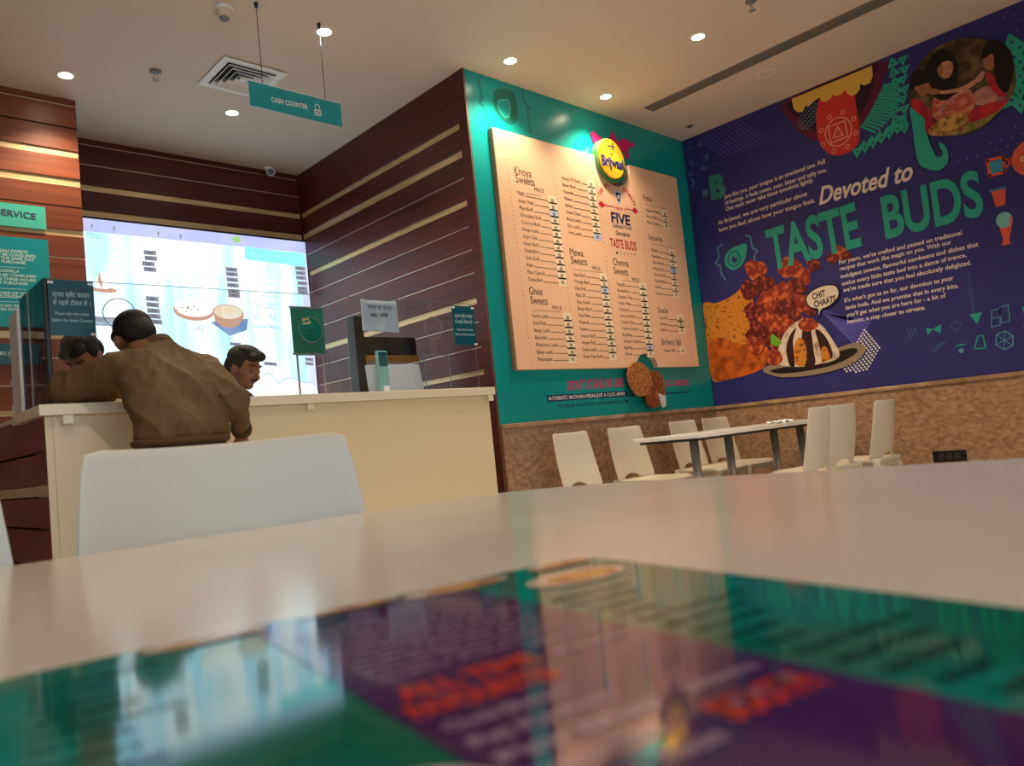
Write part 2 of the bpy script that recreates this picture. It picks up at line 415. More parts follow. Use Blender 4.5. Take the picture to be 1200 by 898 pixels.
# ================================================================== CEILING FITTINGS
M_LAMP = glow('lamp_lens', (1.0, 0.84, 0.62, 1), 28.0)
SPOT_DATA = bpy.data.lights.new('downlight_beam', 'SPOT')
SPOT_DATA.energy = SPOT_W; SPOT_DATA.color = (1.0, 0.80, 0.58); SPOT_DATA.spot_size = math.radians(118); SPOT_DATA.spot_blend = 0.7
SPOT_DATA.shadow_soft_size = 0.035
def downlight(x, y, label, on=True):
    t = thing('downlight', label, 'downlight', (x, y, H), 0, 'recessed ceiling downlights')
    local_child(MB().lathe([(.040, .03), (.040, -.002), (.043, -.006), (.052, -.005), (.054, 0.0)], (0, 0, 0), 28).build('trim_ring', M_WHITEP), t)
    local_child(MB().lathe([(.039, -.001), (.03, -.006), (.012, -.009), (0.0005, -.0095)], (0, 0, 0), 24).build('lens', M_LAMP), t)
    l = bpy.data.objects.new('beam', SPOT_DATA); COL.objects.link(l); l.parent = t; l.location = (0, 0, -0.03)
    return t
for (u, v), lab in (((77, 88), 'lit downlight above the warm timber column'), ((272, 132), 'lit downlight between the square air diffuser and the back wall'),
                    ((380, 37), 'lit downlight beside a wire of the hanging cash counter sign'), ((598, 71), 'lit downlight above the left half of the peach menu board'),
                    ((710, 113), 'lit downlight above the round logo badge on the menu board'), ((818, 43), 'lit downlight beside the long slot diffuser')):
    p = onz(u, v, H); downlight(p.x, p.y, lab)
for x, y, lab in ((0.6, 1.6, 'added unseen downlight over the cream chair at the near table'), (2.6, 0.9, 'added unseen downlight over the open floor beside the near table'), (4.4, 0.6, 'added unseen downlight over the floor between far chairs and narrow windows'),
                  (2.6, -1.5, 'added unseen downlight over the floor before the tall street windows'), (4.6, -1.5, 'added unseen downlight between the narrow windows and the street wall')):
    downlight(x, y, lab)  # extra downlights added out of view for the general room light
def sprinkler(x, y, label):
    t = thing('sprinkler', label, 'sprinkler', (x, y, H), 0, 'ceiling sprinklers')
    local_child(MB().lathe([(.0, 0), (.034, 0), (.036, -.006), (.018, -.012), (.0, -.012)], (0, 0, 0), 20).build('escutcheon', M_GREY), t)
    local_child(MB().cyl((0, 0, -.01), (0, 0, -.035), .009, .007, 12).tube([(-.012, 0, -.034), (-.016, 0, -.05), (0, 0, -.06)], .003).tube([(.012, 0, -.034), (.016, 0, -.05), (0, 0, -.06)], .003).build('body', M_CHROME), t)
    local_child(MB().lathe([(.0, -.06), (.021, -.06), (.021, -.063), (.0, -.063)], (0, 0, 0), 18).build('deflector', M_CHROME), t)
p = onz(182, 83, H); sprinkler(p.x, p.y, 'pendent sprinkler head between the timber column and the square diffuser')
p = onz(880, 1, H); sprinkler(p.x, p.y, 'pendent sprinkler head beside the long slot diffuser')
p = onz(808, 148, H)
t = thing('concealed_sprinkler', 'small flush sprinkler disc near the corner of teal and purple walls', 'sprinkler', (p.x, p.y, H))
local_child(MB().lathe([(0, -.004), (.03, -.004), (.034, 0)], (0, 0, 0), 20).build('cover_plate', M_GREY), t)
local_child(MB().lathe([(0, -.012), (.012, -.012), (.014, -.004)], (0, 0, 0), 14).build('plug', M_BLACK), t)
p = onz(262, 9, H)
t = thing('smoke_detector', 'white domed smoke detector on the ceiling above the air diffuser', 'detector', (p.x, p.y, H))
local_child(MB().lathe([(.0, 0), (.052, 0), (.054, -.012), (.048, -.02), (0, -.02)], (0, 0, 0), 28).build('base', M_WHITEP), t)
local_child(MB().lathe([(.046, -.02), (.044, -.04), (.034, -.058), (.028, -.06)], (0, 0, 0), 28).build('housing', mat('aged_plastic', rgb(214, 200, 170), .5)), t)
local_child(MB().lathe([(.028, -.058), (.022, -.072), (0.0005, -.074)], (0, 0, 0), 20).build('sensor', M_GREY), t)
p = onz(898, 86, H)
t = thing('ceiling_speaker', 'flat round white ceiling speaker beside the slot diffuser', 'speaker', (p.x, p.y, H))
local_child(MB().lathe([(.052, 0), (.062, -.006), (.066, -.003), (.067, 0)], (0, 0, 0), 32).build('rim', M_WHITEP), t)
local_child(MB().lathe([(0.0005, -.010), (.03, -.009), (.05, -.004)], (0, 0, 0), 28).build('grille', M_CEIL), t)
# square air diffuser
t = thing('air_diffuser', 'square white ceiling air diffuser with nested louvre rings', 'air diffuser', (2.295, 4.68, H))
def sq_ring(a, b, z0, z1):
    """square ring, outer half size a at z0, inner half size b at z1"""
    vs_ = [(s*a, t_*a, z0) for s, t_ in ((-1,-1),(1,-1),(1,1),(-1,1))] + [(s*b, t_*b, z1) for s, t_ in ((-1,-1),(1,-1),(1,1),(-1,1))]
    vs_ += [(x, y, z+.006) for x, y, z in vs_]
    fs = []
    for i in range(4):
        j = (i+1) % 4
        fs += [(i, j, 4+j, 4+i), (8+i, 12+i, 12+j, 8+j), (i, 8+i, 8+j, j), (4+i, 4+j, 12+j, 12+i)]
    return MB().add(vs_, fs)
local_child(sq_ring(.215, .165, -.012, -.010).build('frame', M_WHITEP), t)
for k in range(4): local_child(sq_ring(.158 - .036*k, .136 - .036*k, -.026, -.004).build('louvre', M_WHITEP), t)
local_child(MB().box((-.02, -.02, -.02), (.02, .02, -.012)).build('centre_plate', M_WHITEP), t)
local_child(MB().box((-.165, -.165, -.003), (.165, .165, -.001)).build('dark_core', M_BLACK), t)
# long slot diffuser
t = thing('slot_diffuser', 'long grey slot diffuser running along the ceiling by the mural wall', 'air diffuser', (5.24, 0, H))
Y0, Y1 = -0.6, 3.53
local_child(MB().box((-.065, Y0, -.006), (-.052, Y1, 0)).box((.052, Y0, -.006), (.065, Y1, 0)).box((-.052, Y1-.012, -.006), (.052, Y1, 0)).box((-.052, Y0, -.006), (.052, Y0+.012, 0)).build('frame', M_GREY), t)
for k in range(5):
    x = -.040 + .020*k
    local_child(MB().box((x-.0055, Y0+.012, -.005), (x+.0055, Y1-.012, -.001)).build('slat', mat('slot_slat', rgb(128, 122, 116), .5)), t)
local_child(MB().box((-.052, Y0+.012, -.001), (.052, Y1-.012, -.0004)).build('dark_core', M_BLACK), t)
# security camera at the top of the back wall
p = ony(315, 203, YB-.08)
t = thing('security_camera', 'small white security camera at the top of the dark timber back wall', 'camera', (p.x, p.y, H))
local_child(MB().lathe([(0, 0), (.045, 0), (.048, -.012), (.03, -.02), (0, -.02)], (0, 0, 0), 20).build('mount', M_WHITEP), t)
local_child(MB().cyl((.02, .02, -.03), (-.02, -.075, -.062), .034, .036, 18).build('body', M_WHITEP, None, .006), t)
local_child(MB().cyl((-.0195, -.074, -.0615), (-.0228, -.082, -.064), .027, .027, 18).build('lens', M_BLACK), t)
# hanging cash counter sign
YSG = 3.828
fr = facing_y(YSG)
t = thing('hanging_sign', 'teal hanging sign reading cash counter on two wires', 'sign', (2.2, YSG, 2.78))
def quad_box(name, fr, a0, b0, a1, b1, c0, c1, m, parent, bevel=0.0):
    return MB().prism([(a0, b0), (a1, b0), (a1, b1), (a0, b1)], fr, c0, c1).build(name, m, parent, bevel)
s0 = fr.px((291.5, 95)); s1 = fr.px((399, 121)); s2 = fr.px((399, 149.5)); s3 = fr.px((292.5, 121))
sx0, sx1, sz0, sz1 = s0[0], s1[0], (s2[1]+s3[1])/2, (s0[1]+s1[1])/2
quad_box('panel', fr, sx0, sz0, sx1, sz1, -.008, 0, M_SIGN, t)
quad_box('edge_strip', fr, sx0, sz1, sx1, sz1+.004, -.008, 0, M_WHITE, t)
mb = MB(); text_px(mb, fr, 'CASH COUNTER', (318, 119.2), (361, 128.2), 5.6, bold=.025); mb.build('lettering', M_WHITE, t)
mb = MB(); c = fr.px((372, 129)); 
mb.flat(rrect(c[0]-.022, c[1]-.034, c[0]+.022, c[1]+.002, .004), fr, .0015)
band([(c[0]-.014, c[1]+.004), (c[0]-.014, c[1]+.022), (c[0]-.006, c[1]+.034), (c[0]+.006, c[1]+.034), (c[0]+.014, c[1]+.022), (c[0]+.014, c[1]+.004)], .005, fr, mb, .0015)
ic = mb.build('padlock_icon', M_WHITE, t)
mb = MB()
for i in range(3):
    for j in range(2): mb.flat(rrect(c[0]-.016+.0115*i, c[1]-.028+.013*j, c[0]-.007+.0115*i, c[1]-.019+.013*j, .002), fr, .0025)
mb.build('padlock_keys', M_SIGN, ic)
for u, v, vb in ((301, 2, 97), (374, 27, 116)):
    x = onz(u, v, H).x
    w = MB().cyl((x, YSG+.004, sz1), (x, YSG+.004, H-.02), .0022, n=6).build('wire', M_BLACK, t)
    MB().cyl((x, YSG+.004, H-.028), (x, YSG+.004, H), .009, .012, 10).build('ceiling_grip', M_BLACK, w)
# ================================================================== BACK-LIT MENU
YL = YB - .075
fr = facing_y(YL)
t = thing('light_box_menu', 'large back-lit white and blue menu panel on the dark timber back wall', 'menu panel', (2.6, YL, 1.2))
lx0, lx1, lz0, lz1 = XC+.02, XW-.03, 1.12, 2.755
MB().prism([(lx0-.01, lz0-.02), (lx1+.015, lz0-.02), (lx1+.015, lz1+.018), (lx0-.01, lz1+.018)], fr, -.05, -.004).build('case', M_BLACK, t)
BG = glow('backlit_bands', (0.86, 0.98, 1.0, 1), BOX_GLOW, (0.40, 0.76, 1.0, 1), (5.5, 1, 0.9), .40, .64)
MB().prism([(lx0, lz0), (lx1, lz0), (lx1, lz1), (lx0, lz1)], fr, -.004, 0).build('screen', BG, t)
mb = MB(); mb.flat([(lx0, lz1-.10), (lx1, lz1-.10), (lx1, lz1), (lx0, lz1)], fr, .001)
mb.build('top_band', glow('backlit_lilac', (0.52, 0.58, 1.0, 1), BOX_GLOW*.62, (0.66, 0.70, 1.0, 1), (3, 1, 3)), t)
mb = MB(); mb.flat([(lx1-.07, lz0), (lx1, lz0), (lx1, lz1-.1), (lx1-.07, lz1-.1)], fr, .001)
mb.build('side_band', glow('backlit_lilac2', (0.70, 0.74, 1.0, 1), BOX_GLOW*.7), t)
mb = MB(); mb.flat(pxpoly(fr, [(286.5, 289), (357, 298), (358, 313), (287, 304)]), fr, .002)
mb.build('cyan_panel', glow('backlit_cyan', (0.28, 0.92, 0.95, 1), BOX_GLOW*.75), t)
G_TXT = glow('backlit_blue_text', (0.30, 0.72, 0.86, 1), BOX_GLOW*.5); G_TXTF = glow('backlit_faint_text', (0.50, 0.80, 0.95, 1), BOX_GLOW*.62)
mb = MB()
text_px(mb, fr, 'MENU', (102, 278), (119, 281), 7, .003, .0); text_px(mb, fr, 'SNACKS', (289, 294), (312, 297), 3.5, .003)
for k, (a, b) in enumerate((((296, 361), (306, 362)), ((312, 362), (322, 363)), ((296, 374), (306, 375)), ((314, 375), (323, 376)), ((231, 388), (239, 389)))):
    text_px(mb, fr, ('DOSA', 'IDLI', 'VADA', 'TEA', 'RS')[k], a, b, 7, .003)
mb.build('blue_lettering', G_TXT, t)
mb = MB()
rows = ['Masala Dosa', 'Plain Dosa', 'Paneer Dosa', 'Mysore Dosa', 'Rava Idli', 'Uttapam', 'Medu Vada']
for k in range(6):
    text_px(mb, fr, rows[k], (112, 292+8*k), (142, 295+8*k), 3.4, .003)
    text_px(mb, fr, rows[-k-1], (218, 312+7*k), (236, 314+7*k), 3.2, .003)
    text_px(mb, fr, rows[k], (306, 318+7.5*k), (330, 321+7.5*k), 3.2, .003)
for k in range(7):
    text_px(mb, fr, rows[k], (118, 346+6*k), (135, 347.5+6*k), 3, .003)
    text_px(mb, fr, rows[k], (297, 396+7*k), (318, 397+7*k), 3.2, .003)
text_px(mb, fr, 'Soups Menu', (296, 384), (330, 386), 5, .003, .02)
mb.build('faint_lettering', G_TXTF, t)
# grey price patches, one object each
G_PATCH = glow('dim_patch', (0.46, 0.47, 0.58, 1), BOX_GLOW*.42); G_PATCHT = glow('patch_text', (0.1, 0.1, 0.16, 1), .15)
def patch(u, v, w=15, h=5.6, s='120/-'):
    q = MB(); q.flat(pxpoly(fr, [(u, v), (u+w, v+w*.08), (u+w+.4, v+h+w*.08), (u+.4, v+h)]), fr, .003)
    o = q.build('price_patch', G_PATCH, t)
    q = MB(); text_px(q, fr, s, (u+2, v+h-1.2), (u+w-2, v+h-1.2+(w-4)*.08), h-2.6, .0045, .02); q.build('price', G_PATCHT, o)
for u, v in ((168, 293), (169, 299.5), (166, 306), (168, 312.5), (170.5, 347), (171, 354), (172, 361), (173, 367.5), (175, 374)): patch(u, v)
for u, v in ((264, 313), (264.5, 318.5), (265, 325), (265.5, 331.5), (266.5, 338.5), (267, 343.5)): patch(u, v, 14, 5)
for u, v in ((345.5, 312), (346, 317.5), (346.5, 323), (348, 329.5), (348, 335.5), (348.5, 340)): patch(u, v, 12, 4.6)
for u, v, w in ((309, 424, 15), (269, 401, 13), (357, 419, 10), (357, 424, 10)): patch(u, v, w, 4)
q = MB(); q.flat(pxpoly(fr, [(110, 371), (144, 372.5), (144.5, 383), (110.5, 381.5)]), fr, .003); o = q.build('label_patch', G_PATCH, t)
q = MB(); text_px(q, fr, 'Kesar Kachori Set', (112, 380), (143, 381.5), 4, .0045, .02); q.build('label_text', G_TXTF, o)
# pictures on the back-lit menu
G_CREAM = glow('backlit_cream', (1.0, 0.95, 0.88, 1), BOX_GLOW*.95); G_TERRA = glow('backlit_terracotta', (0.82, 0.46, 0.32, 1), BOX_GLOW*.5)
G_SOUP = glow('backlit_soup', (1.0, 0.74, 0.46, 1), BOX_GLOW*.6, (1.0, .93, .8, 1), (14, 1, 14)); G_NAP = glow('backlit_napkin', (0.16, 0.36, 0.86, 1), BOX_GLOW*.42, (.4, .6, 1, 1), (8, 1, 8))
G_HERB = glow('backlit_herb', (0.2, 0.34, 0.12, 1), .25); G_GREEN = glow('backlit_green', (0.45, 0.9, 0.3, 1), BOX_GLOW*.5)
def ell_px(u, v, ru, rv, slope=.08, n=32):
    return pxpoly(fr, [(u + ru*math.cos(2*PI*i/n), v + slope*ru*math.cos(2*PI*i/n) - rv*math.sin(2*PI*i/n)) for i in range(n)])
def pic(name, parts):
    root = None
    for i, (nm, polys, m) in enumerate(parts):
        q = MB()
        for p in polys: q.flat(p, fr, .003 + .0008*i)
        o = q.build(name if root is None else nm, m, t if root is None else root)
        root = root or o
pic('bowl_picture', [('rim', [ell_px(227, 364, 24, 12)], G_TERRA), ('rice', [ell_px(227, 361.5, 22.5, 10)], G_CREAM),
                     ('herbs', [ell_px(220 + 14*math.cos(k*2.4)*(k/9), 361 + 6*math.sin(k*2.4)*(k/9), 1, .8) for k in range(10)], G_HERB)])
pic('soup_picture', [('napkin', [pxpoly(fr, [(247, 378), (262, 374), (291, 374), (289, 387), (269, 394)])], G_NAP),
                     ('bowl', [pxpoly(fr, [(249.5, 366), (252, 377), (260, 383), (270, 384.5), (279, 382), (284, 376), (286, 368)])], G_TERRA),
                     ('rim', [ell_px(267, 366.5, 18, 9.5)], G_TERRA), ('soup', [ell_px(267, 366, 16.3, 8)], G_SOUP)])
pic('sundae_picture', [('plate', [ell_px(122, 340, 15, 3.2)], G_TERRA), ('cream', [pxpoly(fr, [(112, 338), (113, 326), (118, 320), (125, 322), (128, 330), (127, 339)])], G_CREAM),
                       ('syrup', [pxpoly(fr, [(114, 328), (117, 317), (118, 326), (120, 332), (119, 339), (116, 332)])], G_TERRA)])
pic('dumpling_picture', [('dumpling_shadow', [pxpoly(fr, [(304, 462), (304.5, 450), (309, 439), (314, 436), (320, 440), (326, 449), (332, 444), (342, 442), (351, 446), (357, 448), (364, 447), (371, 452), (373, 461)])], G_TXTF),
                         ('dough', [pxpoly(fr, [(305, 462), (305.5, 450), (309.5, 440), (314, 437.5), (319.5, 441.5), (326, 451, ), (332, 445.5), (342, 443.5), (351, 447.5), (357, 450), (364, 449), (370, 453), (372, 461)])], G_CREAM)])
pic('round_logo', [('disc', [ell_px(277, 281, 5, 3.6)], G_GREEN)])
pic('leaf_motif', [('leaf', [pxpoly(fr, [(106+k*26, 262+k*3), (109+k*26, 264+k*3), (107+k*26, 270+k*3)]) for k in (0, 1, 3, 4)], G_PATCH)])
# ================================================================== NOTICES ON THE WARM TIMBER COLUMN
fr = facing_y(YC-.037)
def sign_panel(name, label, poly, m, thick=.008, group=None):
    a = [p[0] for p in poly]; b = [p[1] for p in poly]
    o = fr((min(a)+max(a))/2, min(b))
    th = thing(name, label, 'sign', o, 0, group)
    MB().prism(poly, fr, -thick, 0).build('panel', m, th)
    return th
a1, b1 = fr.px((53, 243)); _, b0 = fr.px((53, 269))
t = sign_panel('service_sign', 'turquoise sign reading self service on the warm timber column', [(a1-.78, b0), (a1, b0), (a1, b1), (a1-.78, b1)], mat('turquoise_acrylic', rgb(78, 190, 168), .3), .010)
mb = MB(); text_px(mb, fr, 'SERVICE', (-5, 251), (42, 257.5), 7.5, .002, .02)
q = fr.px((-9, 250.5)); q0 = fr.px((-5, 251)); text_c(mb, fr, 'SELF', q[0]-.02, q0[1], .05, .002, .02, align='R')
mb.build('lettering', mat('plum_ink', rgb(52, 44, 86), .5), t)
a1, b1 = fr.px((56, 281.5)); _, b0 = fr.px((58, 384))
t = sign_panel('notice_board', 'tall teal notice board of house rules on the timber column', [(a1-.80, b0), (a1, b0), (a1, b1), (a1-.80, b1)], M_SIGN, .012)
mb = MB(); ln = MB(); ca = a1 - .40
for s, u, v in (('BENGALI SWEETS', 33, 297.5), ('TO BE CONSUMED', 42, 302.5), ('ON THE SAME DAY', 40.5, 306.5), ('OF PURCHASE', 30, 310),
                ('DHOKLA', 23, 320), ('TO BE CONSUMED', 43, 326), ('WITHIN THREE HOURS', 42, 330.5), ('OF PURCHASE', 32.5, 334.5),
                ('TAKE CARE OF YOUR', 39, 346.5), ('BELONGINGS', 31, 350), ('NO RETURN NO REFUND', 38, 361), ('ON SWEETS', 30, 365)):
    q = fr.px((u, v)); text_c(mb, fr, s, q[0], q[1], .0185, .002, .03, align='R', stretch=1.05)
for u, v in ((30, 314.5), (31, 339.5), (30, 354.5)):
    q = fr.px((u, v)); ln.flat([(q[0]-.4, q[1]-.0015), (q[0], q[1]-.0015), (q[0], q[1]+.0015), (q[0]-.4, q[1]+.0015)], fr, .002)
mb.build('lettering', mat('pale_mint_ink', rgb(190, 226, 214), .5), t); ln.build('divider_lines', MATS['pale_mint_ink'], t)
a1, b1 = fr.px((38, 403)); _, b0 = fr.px((38, 427))
t = sign_panel('small_sign', 'small dark teal sign low on the timber column below the notice board', [(a1-.62, b0), (a1, b0), (a1, b1), (a1-.62, b1)], M_SIGN_N, .010)
mb = MB(); text_px(mb, fr, 'NO XO   TOM', (-3, 416), (36, 418), 4.2, .002, .03); mb.build('lettering', MATS['pale_mint_ink'], t)
# ================================================================== COUNTER
CY, CX0, CX1, CZ = 3.55, .762, 3.247, 1.152
GY = 3.87
t = thing('service_counter', 'long cream service counter with pale worktop and dark red timber side', 'counter', (2.0, 3.8, 0))
MB().box((.790, CY+.045, 0), (.8165, CY+.0545, CZ-.048)).build('end_cap', M_CREAM, t)
MB().box((CX0+.055, CY+.045, 0), (CX1-.02, 3.90, CZ-.047)).build('front_body', M_CREAM, t, .003)
MB().box((CX0, CY, CZ-.047), (CX1, 4.06, CZ)).build('worktop', M_CREAM_T, t, .004)
MB().box((CX0+.085, CY+.005, CZ-.085), (CX0+.125, CY+.045, CZ-.047)).build('bracket', M_CREAM_T, t, .003)
MB().box((1.96, CY+.012, CZ-.08), (1.995, CY+.045, CZ-.047)).build('bracket', M_CREAM_T, t, .003)
MB().box((CX1-.055, CY+.005, CZ-.085), (CX1-.015, CY+.045, CZ-.047)).build('bracket', M_CREAM_T, t, .003)
MB().box((CX0+.055, CY+.035, 0), (CX1-.02, CY+.045, .09)).build('plinth', M_GREY, t)
# timber clad return along the left side
t2 = thing('display_counter', 'red timber clad side counter with one gold strip behind the cream counter', 'counter', (1.0, 4.7, 0))
MB().box((.83, 4.07, 0), (1.0, 5.40, 1.12)).build('body', M_GAP, t2)
zc = [(.02, .16), (.165, .30), (.345, .48), (.485, .642), (.647, .778), (.827, .962), (.968, 1.104)]
for tt, y0, y1, zt_ in ((t, CY+.055, 4.062, 1.104), (t2, 4.066, 5.40, 1.13)):
    for z0, z1 in zc: MB().box((.792, y0, z0), (.8165, y1, (zt_ if z1 > 1.1 else z1-.004))).build('plank', M_WOOD_R, tt, .002, 1)
    for z0, z1 in ((.302, .343), (.780, .825)): MB().box((.800, y0, z0), (.8165, y1, z1)).build('gold_strip', M_GOLD, tt)
MB().box((.792, 4.07, 1.13), (1.0, 5.40, 1.15)).build('top', M_CREAM_T, t2)
# glass screens on the counter
def pane(x0, x1, hx, hz, label):
    th = thing('glass_screen', label, 'glass screen', ((x0+x1)/2, GY, CZ), 0, 'glass screens on the counter')
    f_ = facing_y(GY); z0, z1 = CZ, 1.745; cw = .1; cz = 1.40; R = .072
    # upper field with a round hole, lower legs either side of the pass-through
    g = MB()
    n = 32
    hole = [(hx + R*math.cos(2*PI*i/n), hz + R*math.sin(2*PI*i/n)) for i in range(n)]
    outer = []
    for i in range(n):
        a = 2*PI*i/n; dx, dz = math.cos(a), math.sin(a)
        k = min(((x1-hx)/dx if dx > 1e-9 else 1e9), ((x0-hx)/dx if dx < -1e-9 else 1e9), ((z1-hz)/dz if dz > 1e-9 else 1e9), ((cz-hz)/dz if dz < -1e-9 else 1e9))
        outer.append((hx + dx*k, hz + dz*k))
    def clampc(p): return p
    vs_ = [f_(a, b, 0) for a, b in outer + hole]
    g.add(vs_, [(i, (i+1) % n, n + (i+1) % n, n + i) for i in range(n)])
    for cx_, cz_ in ((x0, z1), (x1, z1), (x0, cz), (x1, cz)):      # corner slivers left by the fan
        best = sorted(range(n), key=lambda i: (outer[i][0]-cx_)**2 + (outer[i][1]-cz_)**2)[:2]
        i, j = sorted(best); 
        if j - i > 1: i, j = j, i
        g.add([f_(*outer[i], 0), f_(cx_, cz_, 0), f_(*outer[j], 0)], [(0, 1, 2)])
    for a, b in ((x0, hx-cw), (hx+cw, x1)):
        g.flat([(a, z0), (b, z0), (b, cz), (a, cz)], f_, 0)
    g.build('pane', M_GLASS, th)
    q = MB()
    q.tube([f_(a, b, 0) for a, b in hole], .0024, 6, True)
    q.build('hole_rim', M_GLASS_E, th)
    e = MB()
    e.box((x0, GY-.003, z1), (x1, GY+.003, z1+.0025)); 
    if x0 < 1: e.box((x0, GY-.002, z0), (x0+.0012, GY+.002, z1))
    if x1 > 3: e.box((x1-.0012, GY-.002, z0), (x1, GY+.002, z1))
    e.box((hx-cw-.001, GY-.003, z0), (hx-cw+.001, GY+.003, cz)); e.box((hx+cw-.001, GY-.003, z0), (hx+cw+.001, GY+.003, cz)); e.box((hx-cw, GY-.004, cz-.0015), (hx+cw, GY+.004, cz+.0015))
    e.build('polished_edge', M_GLASS_E, th)
    for x in (x0+.03, x1-.03): MB().box((x-.022, GY-.012, CZ), (x+.022, GY+.012, CZ+.03)).build('clamp', M_CHROME, th, .002)
    return th
pane(.885, 1.688, 1.187, 1.60, 'clear glass counter screen in front of the leaning man')
pane(1.694, 2.682, 2.185, 1.545, 'clear glass counter screen in front of the green sign')
pane(2.688, 3.40, 3.06, 1.575, 'clear glass counter screen beside the timber side wall')
# side glass along the timber clad counter
th = thing('glass_screen', 'clear glass side screen standing on the red timber counter', 'glass screen', (.885, 4.2, 1.15), 0, 'glass screens on the counter')
MB().box((.882, GY+.03, CZ), (.888, 4.36, 1.755)).build('pane', M_GLASS, th)
MB().box((.876, GY, CZ), (.894, GY+.028, 1.75)).build('corner_post', M_BLACK, th)
MB().box((.880, 4.20, CZ), (.890, 4.215, 1.758)).build('glass_joint', M_CHROME, th)
MB().box((.880, 4.36, CZ), (.890, 4.372, 1.758)).build('end_post', mat('blue_edge', rgb(70, 130, 170), .2), th)
th = thing('reflection_panel', 'white upright panel standing in for a bright reflection in the side glass', 'panel', (.885, 4.5, 1.15))
MB().box((.875, 4.42, 1.15), (.90, 4.60, 1.71)).build('panel', M_WHITEP, th, .004)  # white slab stands in for a bright reflection in the side glass
for z in (1.22, 1.35, 1.50): MB().box((.873, 4.59, z), (.902, 4.625, z+.035)).build('reflection_notch', M_WHITEP, th, .003)  # small blocks give that painted reflection its uneven edge
# ---- signs on the glass
fr = facing_y(GY-.012)
def glass_sign(label, p0, p1, p2, p3):
    q = [fr.px(p) for p in (p0, p1, p2, p3)]
    a0 = (q[0][0]+q[3][0])/2; a1 = (q[1][0]+q[2][0])/2; b1 = (q[0][1]+q[1][1])/2; b0 = (q[2][1]+q[3][1])/2
    th = thing('token_sign', label, 'sign', fr((a0+a1)/2, b0), 0, 'token signs on the counter glass')
    MB().prism([(a0, b0), (a1, b0), (a1, b1), (a0, b1)], fr, -.004, 0).build('panel', M_SIGN_N, th)
    w = a1-a0; h = b1-b0; mb = MB()
    for s, y, hh, k in (('कृपया स्वीट काउंटर', .70, .085, .82), ('से पहले टोकन लें ।', .55, .085, .82), ('Please take the token', .37, .06, .74), ('before the Sweet Counter', .25, .06, .88)):
        put_text(mb, fr, s, a0+w*(.5-k/2), b0+h*y, a0+w*(.5+k/2), b0+h*y, h*hh, .001, .012)
    mb.build('lettering', mat('pale_aqua_ink', rgb(168, 206, 206), .5), th)
    mb = MB(); 
    for a, b in ((a0+.012, b1-.012), (a1-.012, b1-.012), (a1-.01, b0+.008)): mb.flat(rrect(a-.012, b-.006, a+.012, b+.006, .002), fr, .0012)
    mb.build('tape', M_PAPER, th)
glass_sign('square deep teal token sign on the glass beside the leaning man', (55, 327.5), (110, 330.5), (112, 394), (59, 393))
glass_sign('narrow deep teal token sign on the glass by the timber side wall', (529.5, 357.5), (555, 360), (559, 405), (533, 404.5))
# green sign behind the middle screen
fr = facing_y(GY+.03)
q = [fr.px(p) for p in ((340, 359.5), (377, 360.5), (382.5, 416), (345, 415))]
a0 = (q[0][0]+q[3][0])/2; a1 = (q[1][0]+q[2][0])/2; b1 = (q[0][1]+q[1][1])/2; b0 = (q[2][1]+q[3][1])/2
t = thing('green_sign', 'green acrylic sign with small cream logo behind the glass screen', 'sign', fr((a0+a1)/2, b0))
MB().prism([(a0, b0), (a1, b0), (a1, b1), (a0, b1)], fr, -.006, 0).build('panel', M_SIGN_G, t)
mb = MB(); mb.prism([(a0-.004, b1-.008), (a1+.004, b1-.008), (a1+.004, b1+.002), (a0-.004, b1+.002)], fr, -.008, .003).prism([(a0-.004, b0-.002), (a1+.004, b0-.002), (a1+.004, b0+.008), (a0-.004, b0+.008)], fr, -.008, .003)
mb.build('rail', M_GREY, t)
w = a1-a0; h = b1-b0
mb = MB(); put_text(mb, fr, 'Brij', a0+w*.34, b0+h*.70, a0+w*.54, b0+h*.74, h*.06, .001, .03); put_text(mb, fr, 'wasi', a0+w*.34, b0+h*.62, a0+w*.6, b0+h*.66, h*.06, .001, .03); mb.build('logo', mat('cream_ink', rgb(236, 216, 170), .5), t)
mb = MB()
for s, y in (('PLEASE PAY', .47), ('HERE', .39), ('FOR', .31), ('TAKE AWAY', .23)): text_c(mb, fr, s, a0+w*.52, b0+h*y, h*.045, .001, .01)
mb.build('lettering', mat('dark_green_ink', rgb(8, 52, 44), .5), t)
for a in (a0+.02, a1-.02): MB().prism([(a-.004, CZ), (a+.004, CZ), (a+.004, b0), (a-.004, b0)], fr, -.005, -.001).build('stand_rod', M_CHROME, t)
# ---- cash desk: till, paper, card
t = thing('till', 'black till with a pale screen standing behind the counter glass', 'till', (2.75, 4.25, 0))
f2 = facing_y(4.30)
q = [f2.px(p) for p in ((414, 369), (486, 350), (486, 456), (414, 458))]
x0, x1 = q[0][0], q[1][0]
MB().box((x0, 4.30, .86), (x0+.07, 4.40, q[0][1])).build('side_post', M_BLACK, t, .006)
MB().box((x0+.07, 4.36, 1.47), (x1+.02, 4.40, 1.60)).build('rear_screen', M_BLACK, t, .006)
MB().box((x0+.07, 4.37, .86), (x1, 4.40, 1.40)).build('housing', M_BLACK, t, .006)
MB().box((x0+.07, 4.345, 1.425), (x1+.02, 4.37, 1.47)).build('brass_bar', mat('brass_bar', rgb(170, 126, 60), .35, .5, .6), t, .003)
f3 = facing_y(4.16)
q = [f3.px(p) for p in ((429, 428), (491, 427), (498, 459), (434, 460))]
MB().prism(q, f3, -.02, 0).build('screen_back', mat('pale_grey_shell', rgb(196, 204, 220), .35), t, .004)
MB().cyl((q[0][0]+.14, 4.20, .86), (q[0][0]+.14, 4.20, 1.30), .03, .03, 16).build('stand', M_BLACK, t)
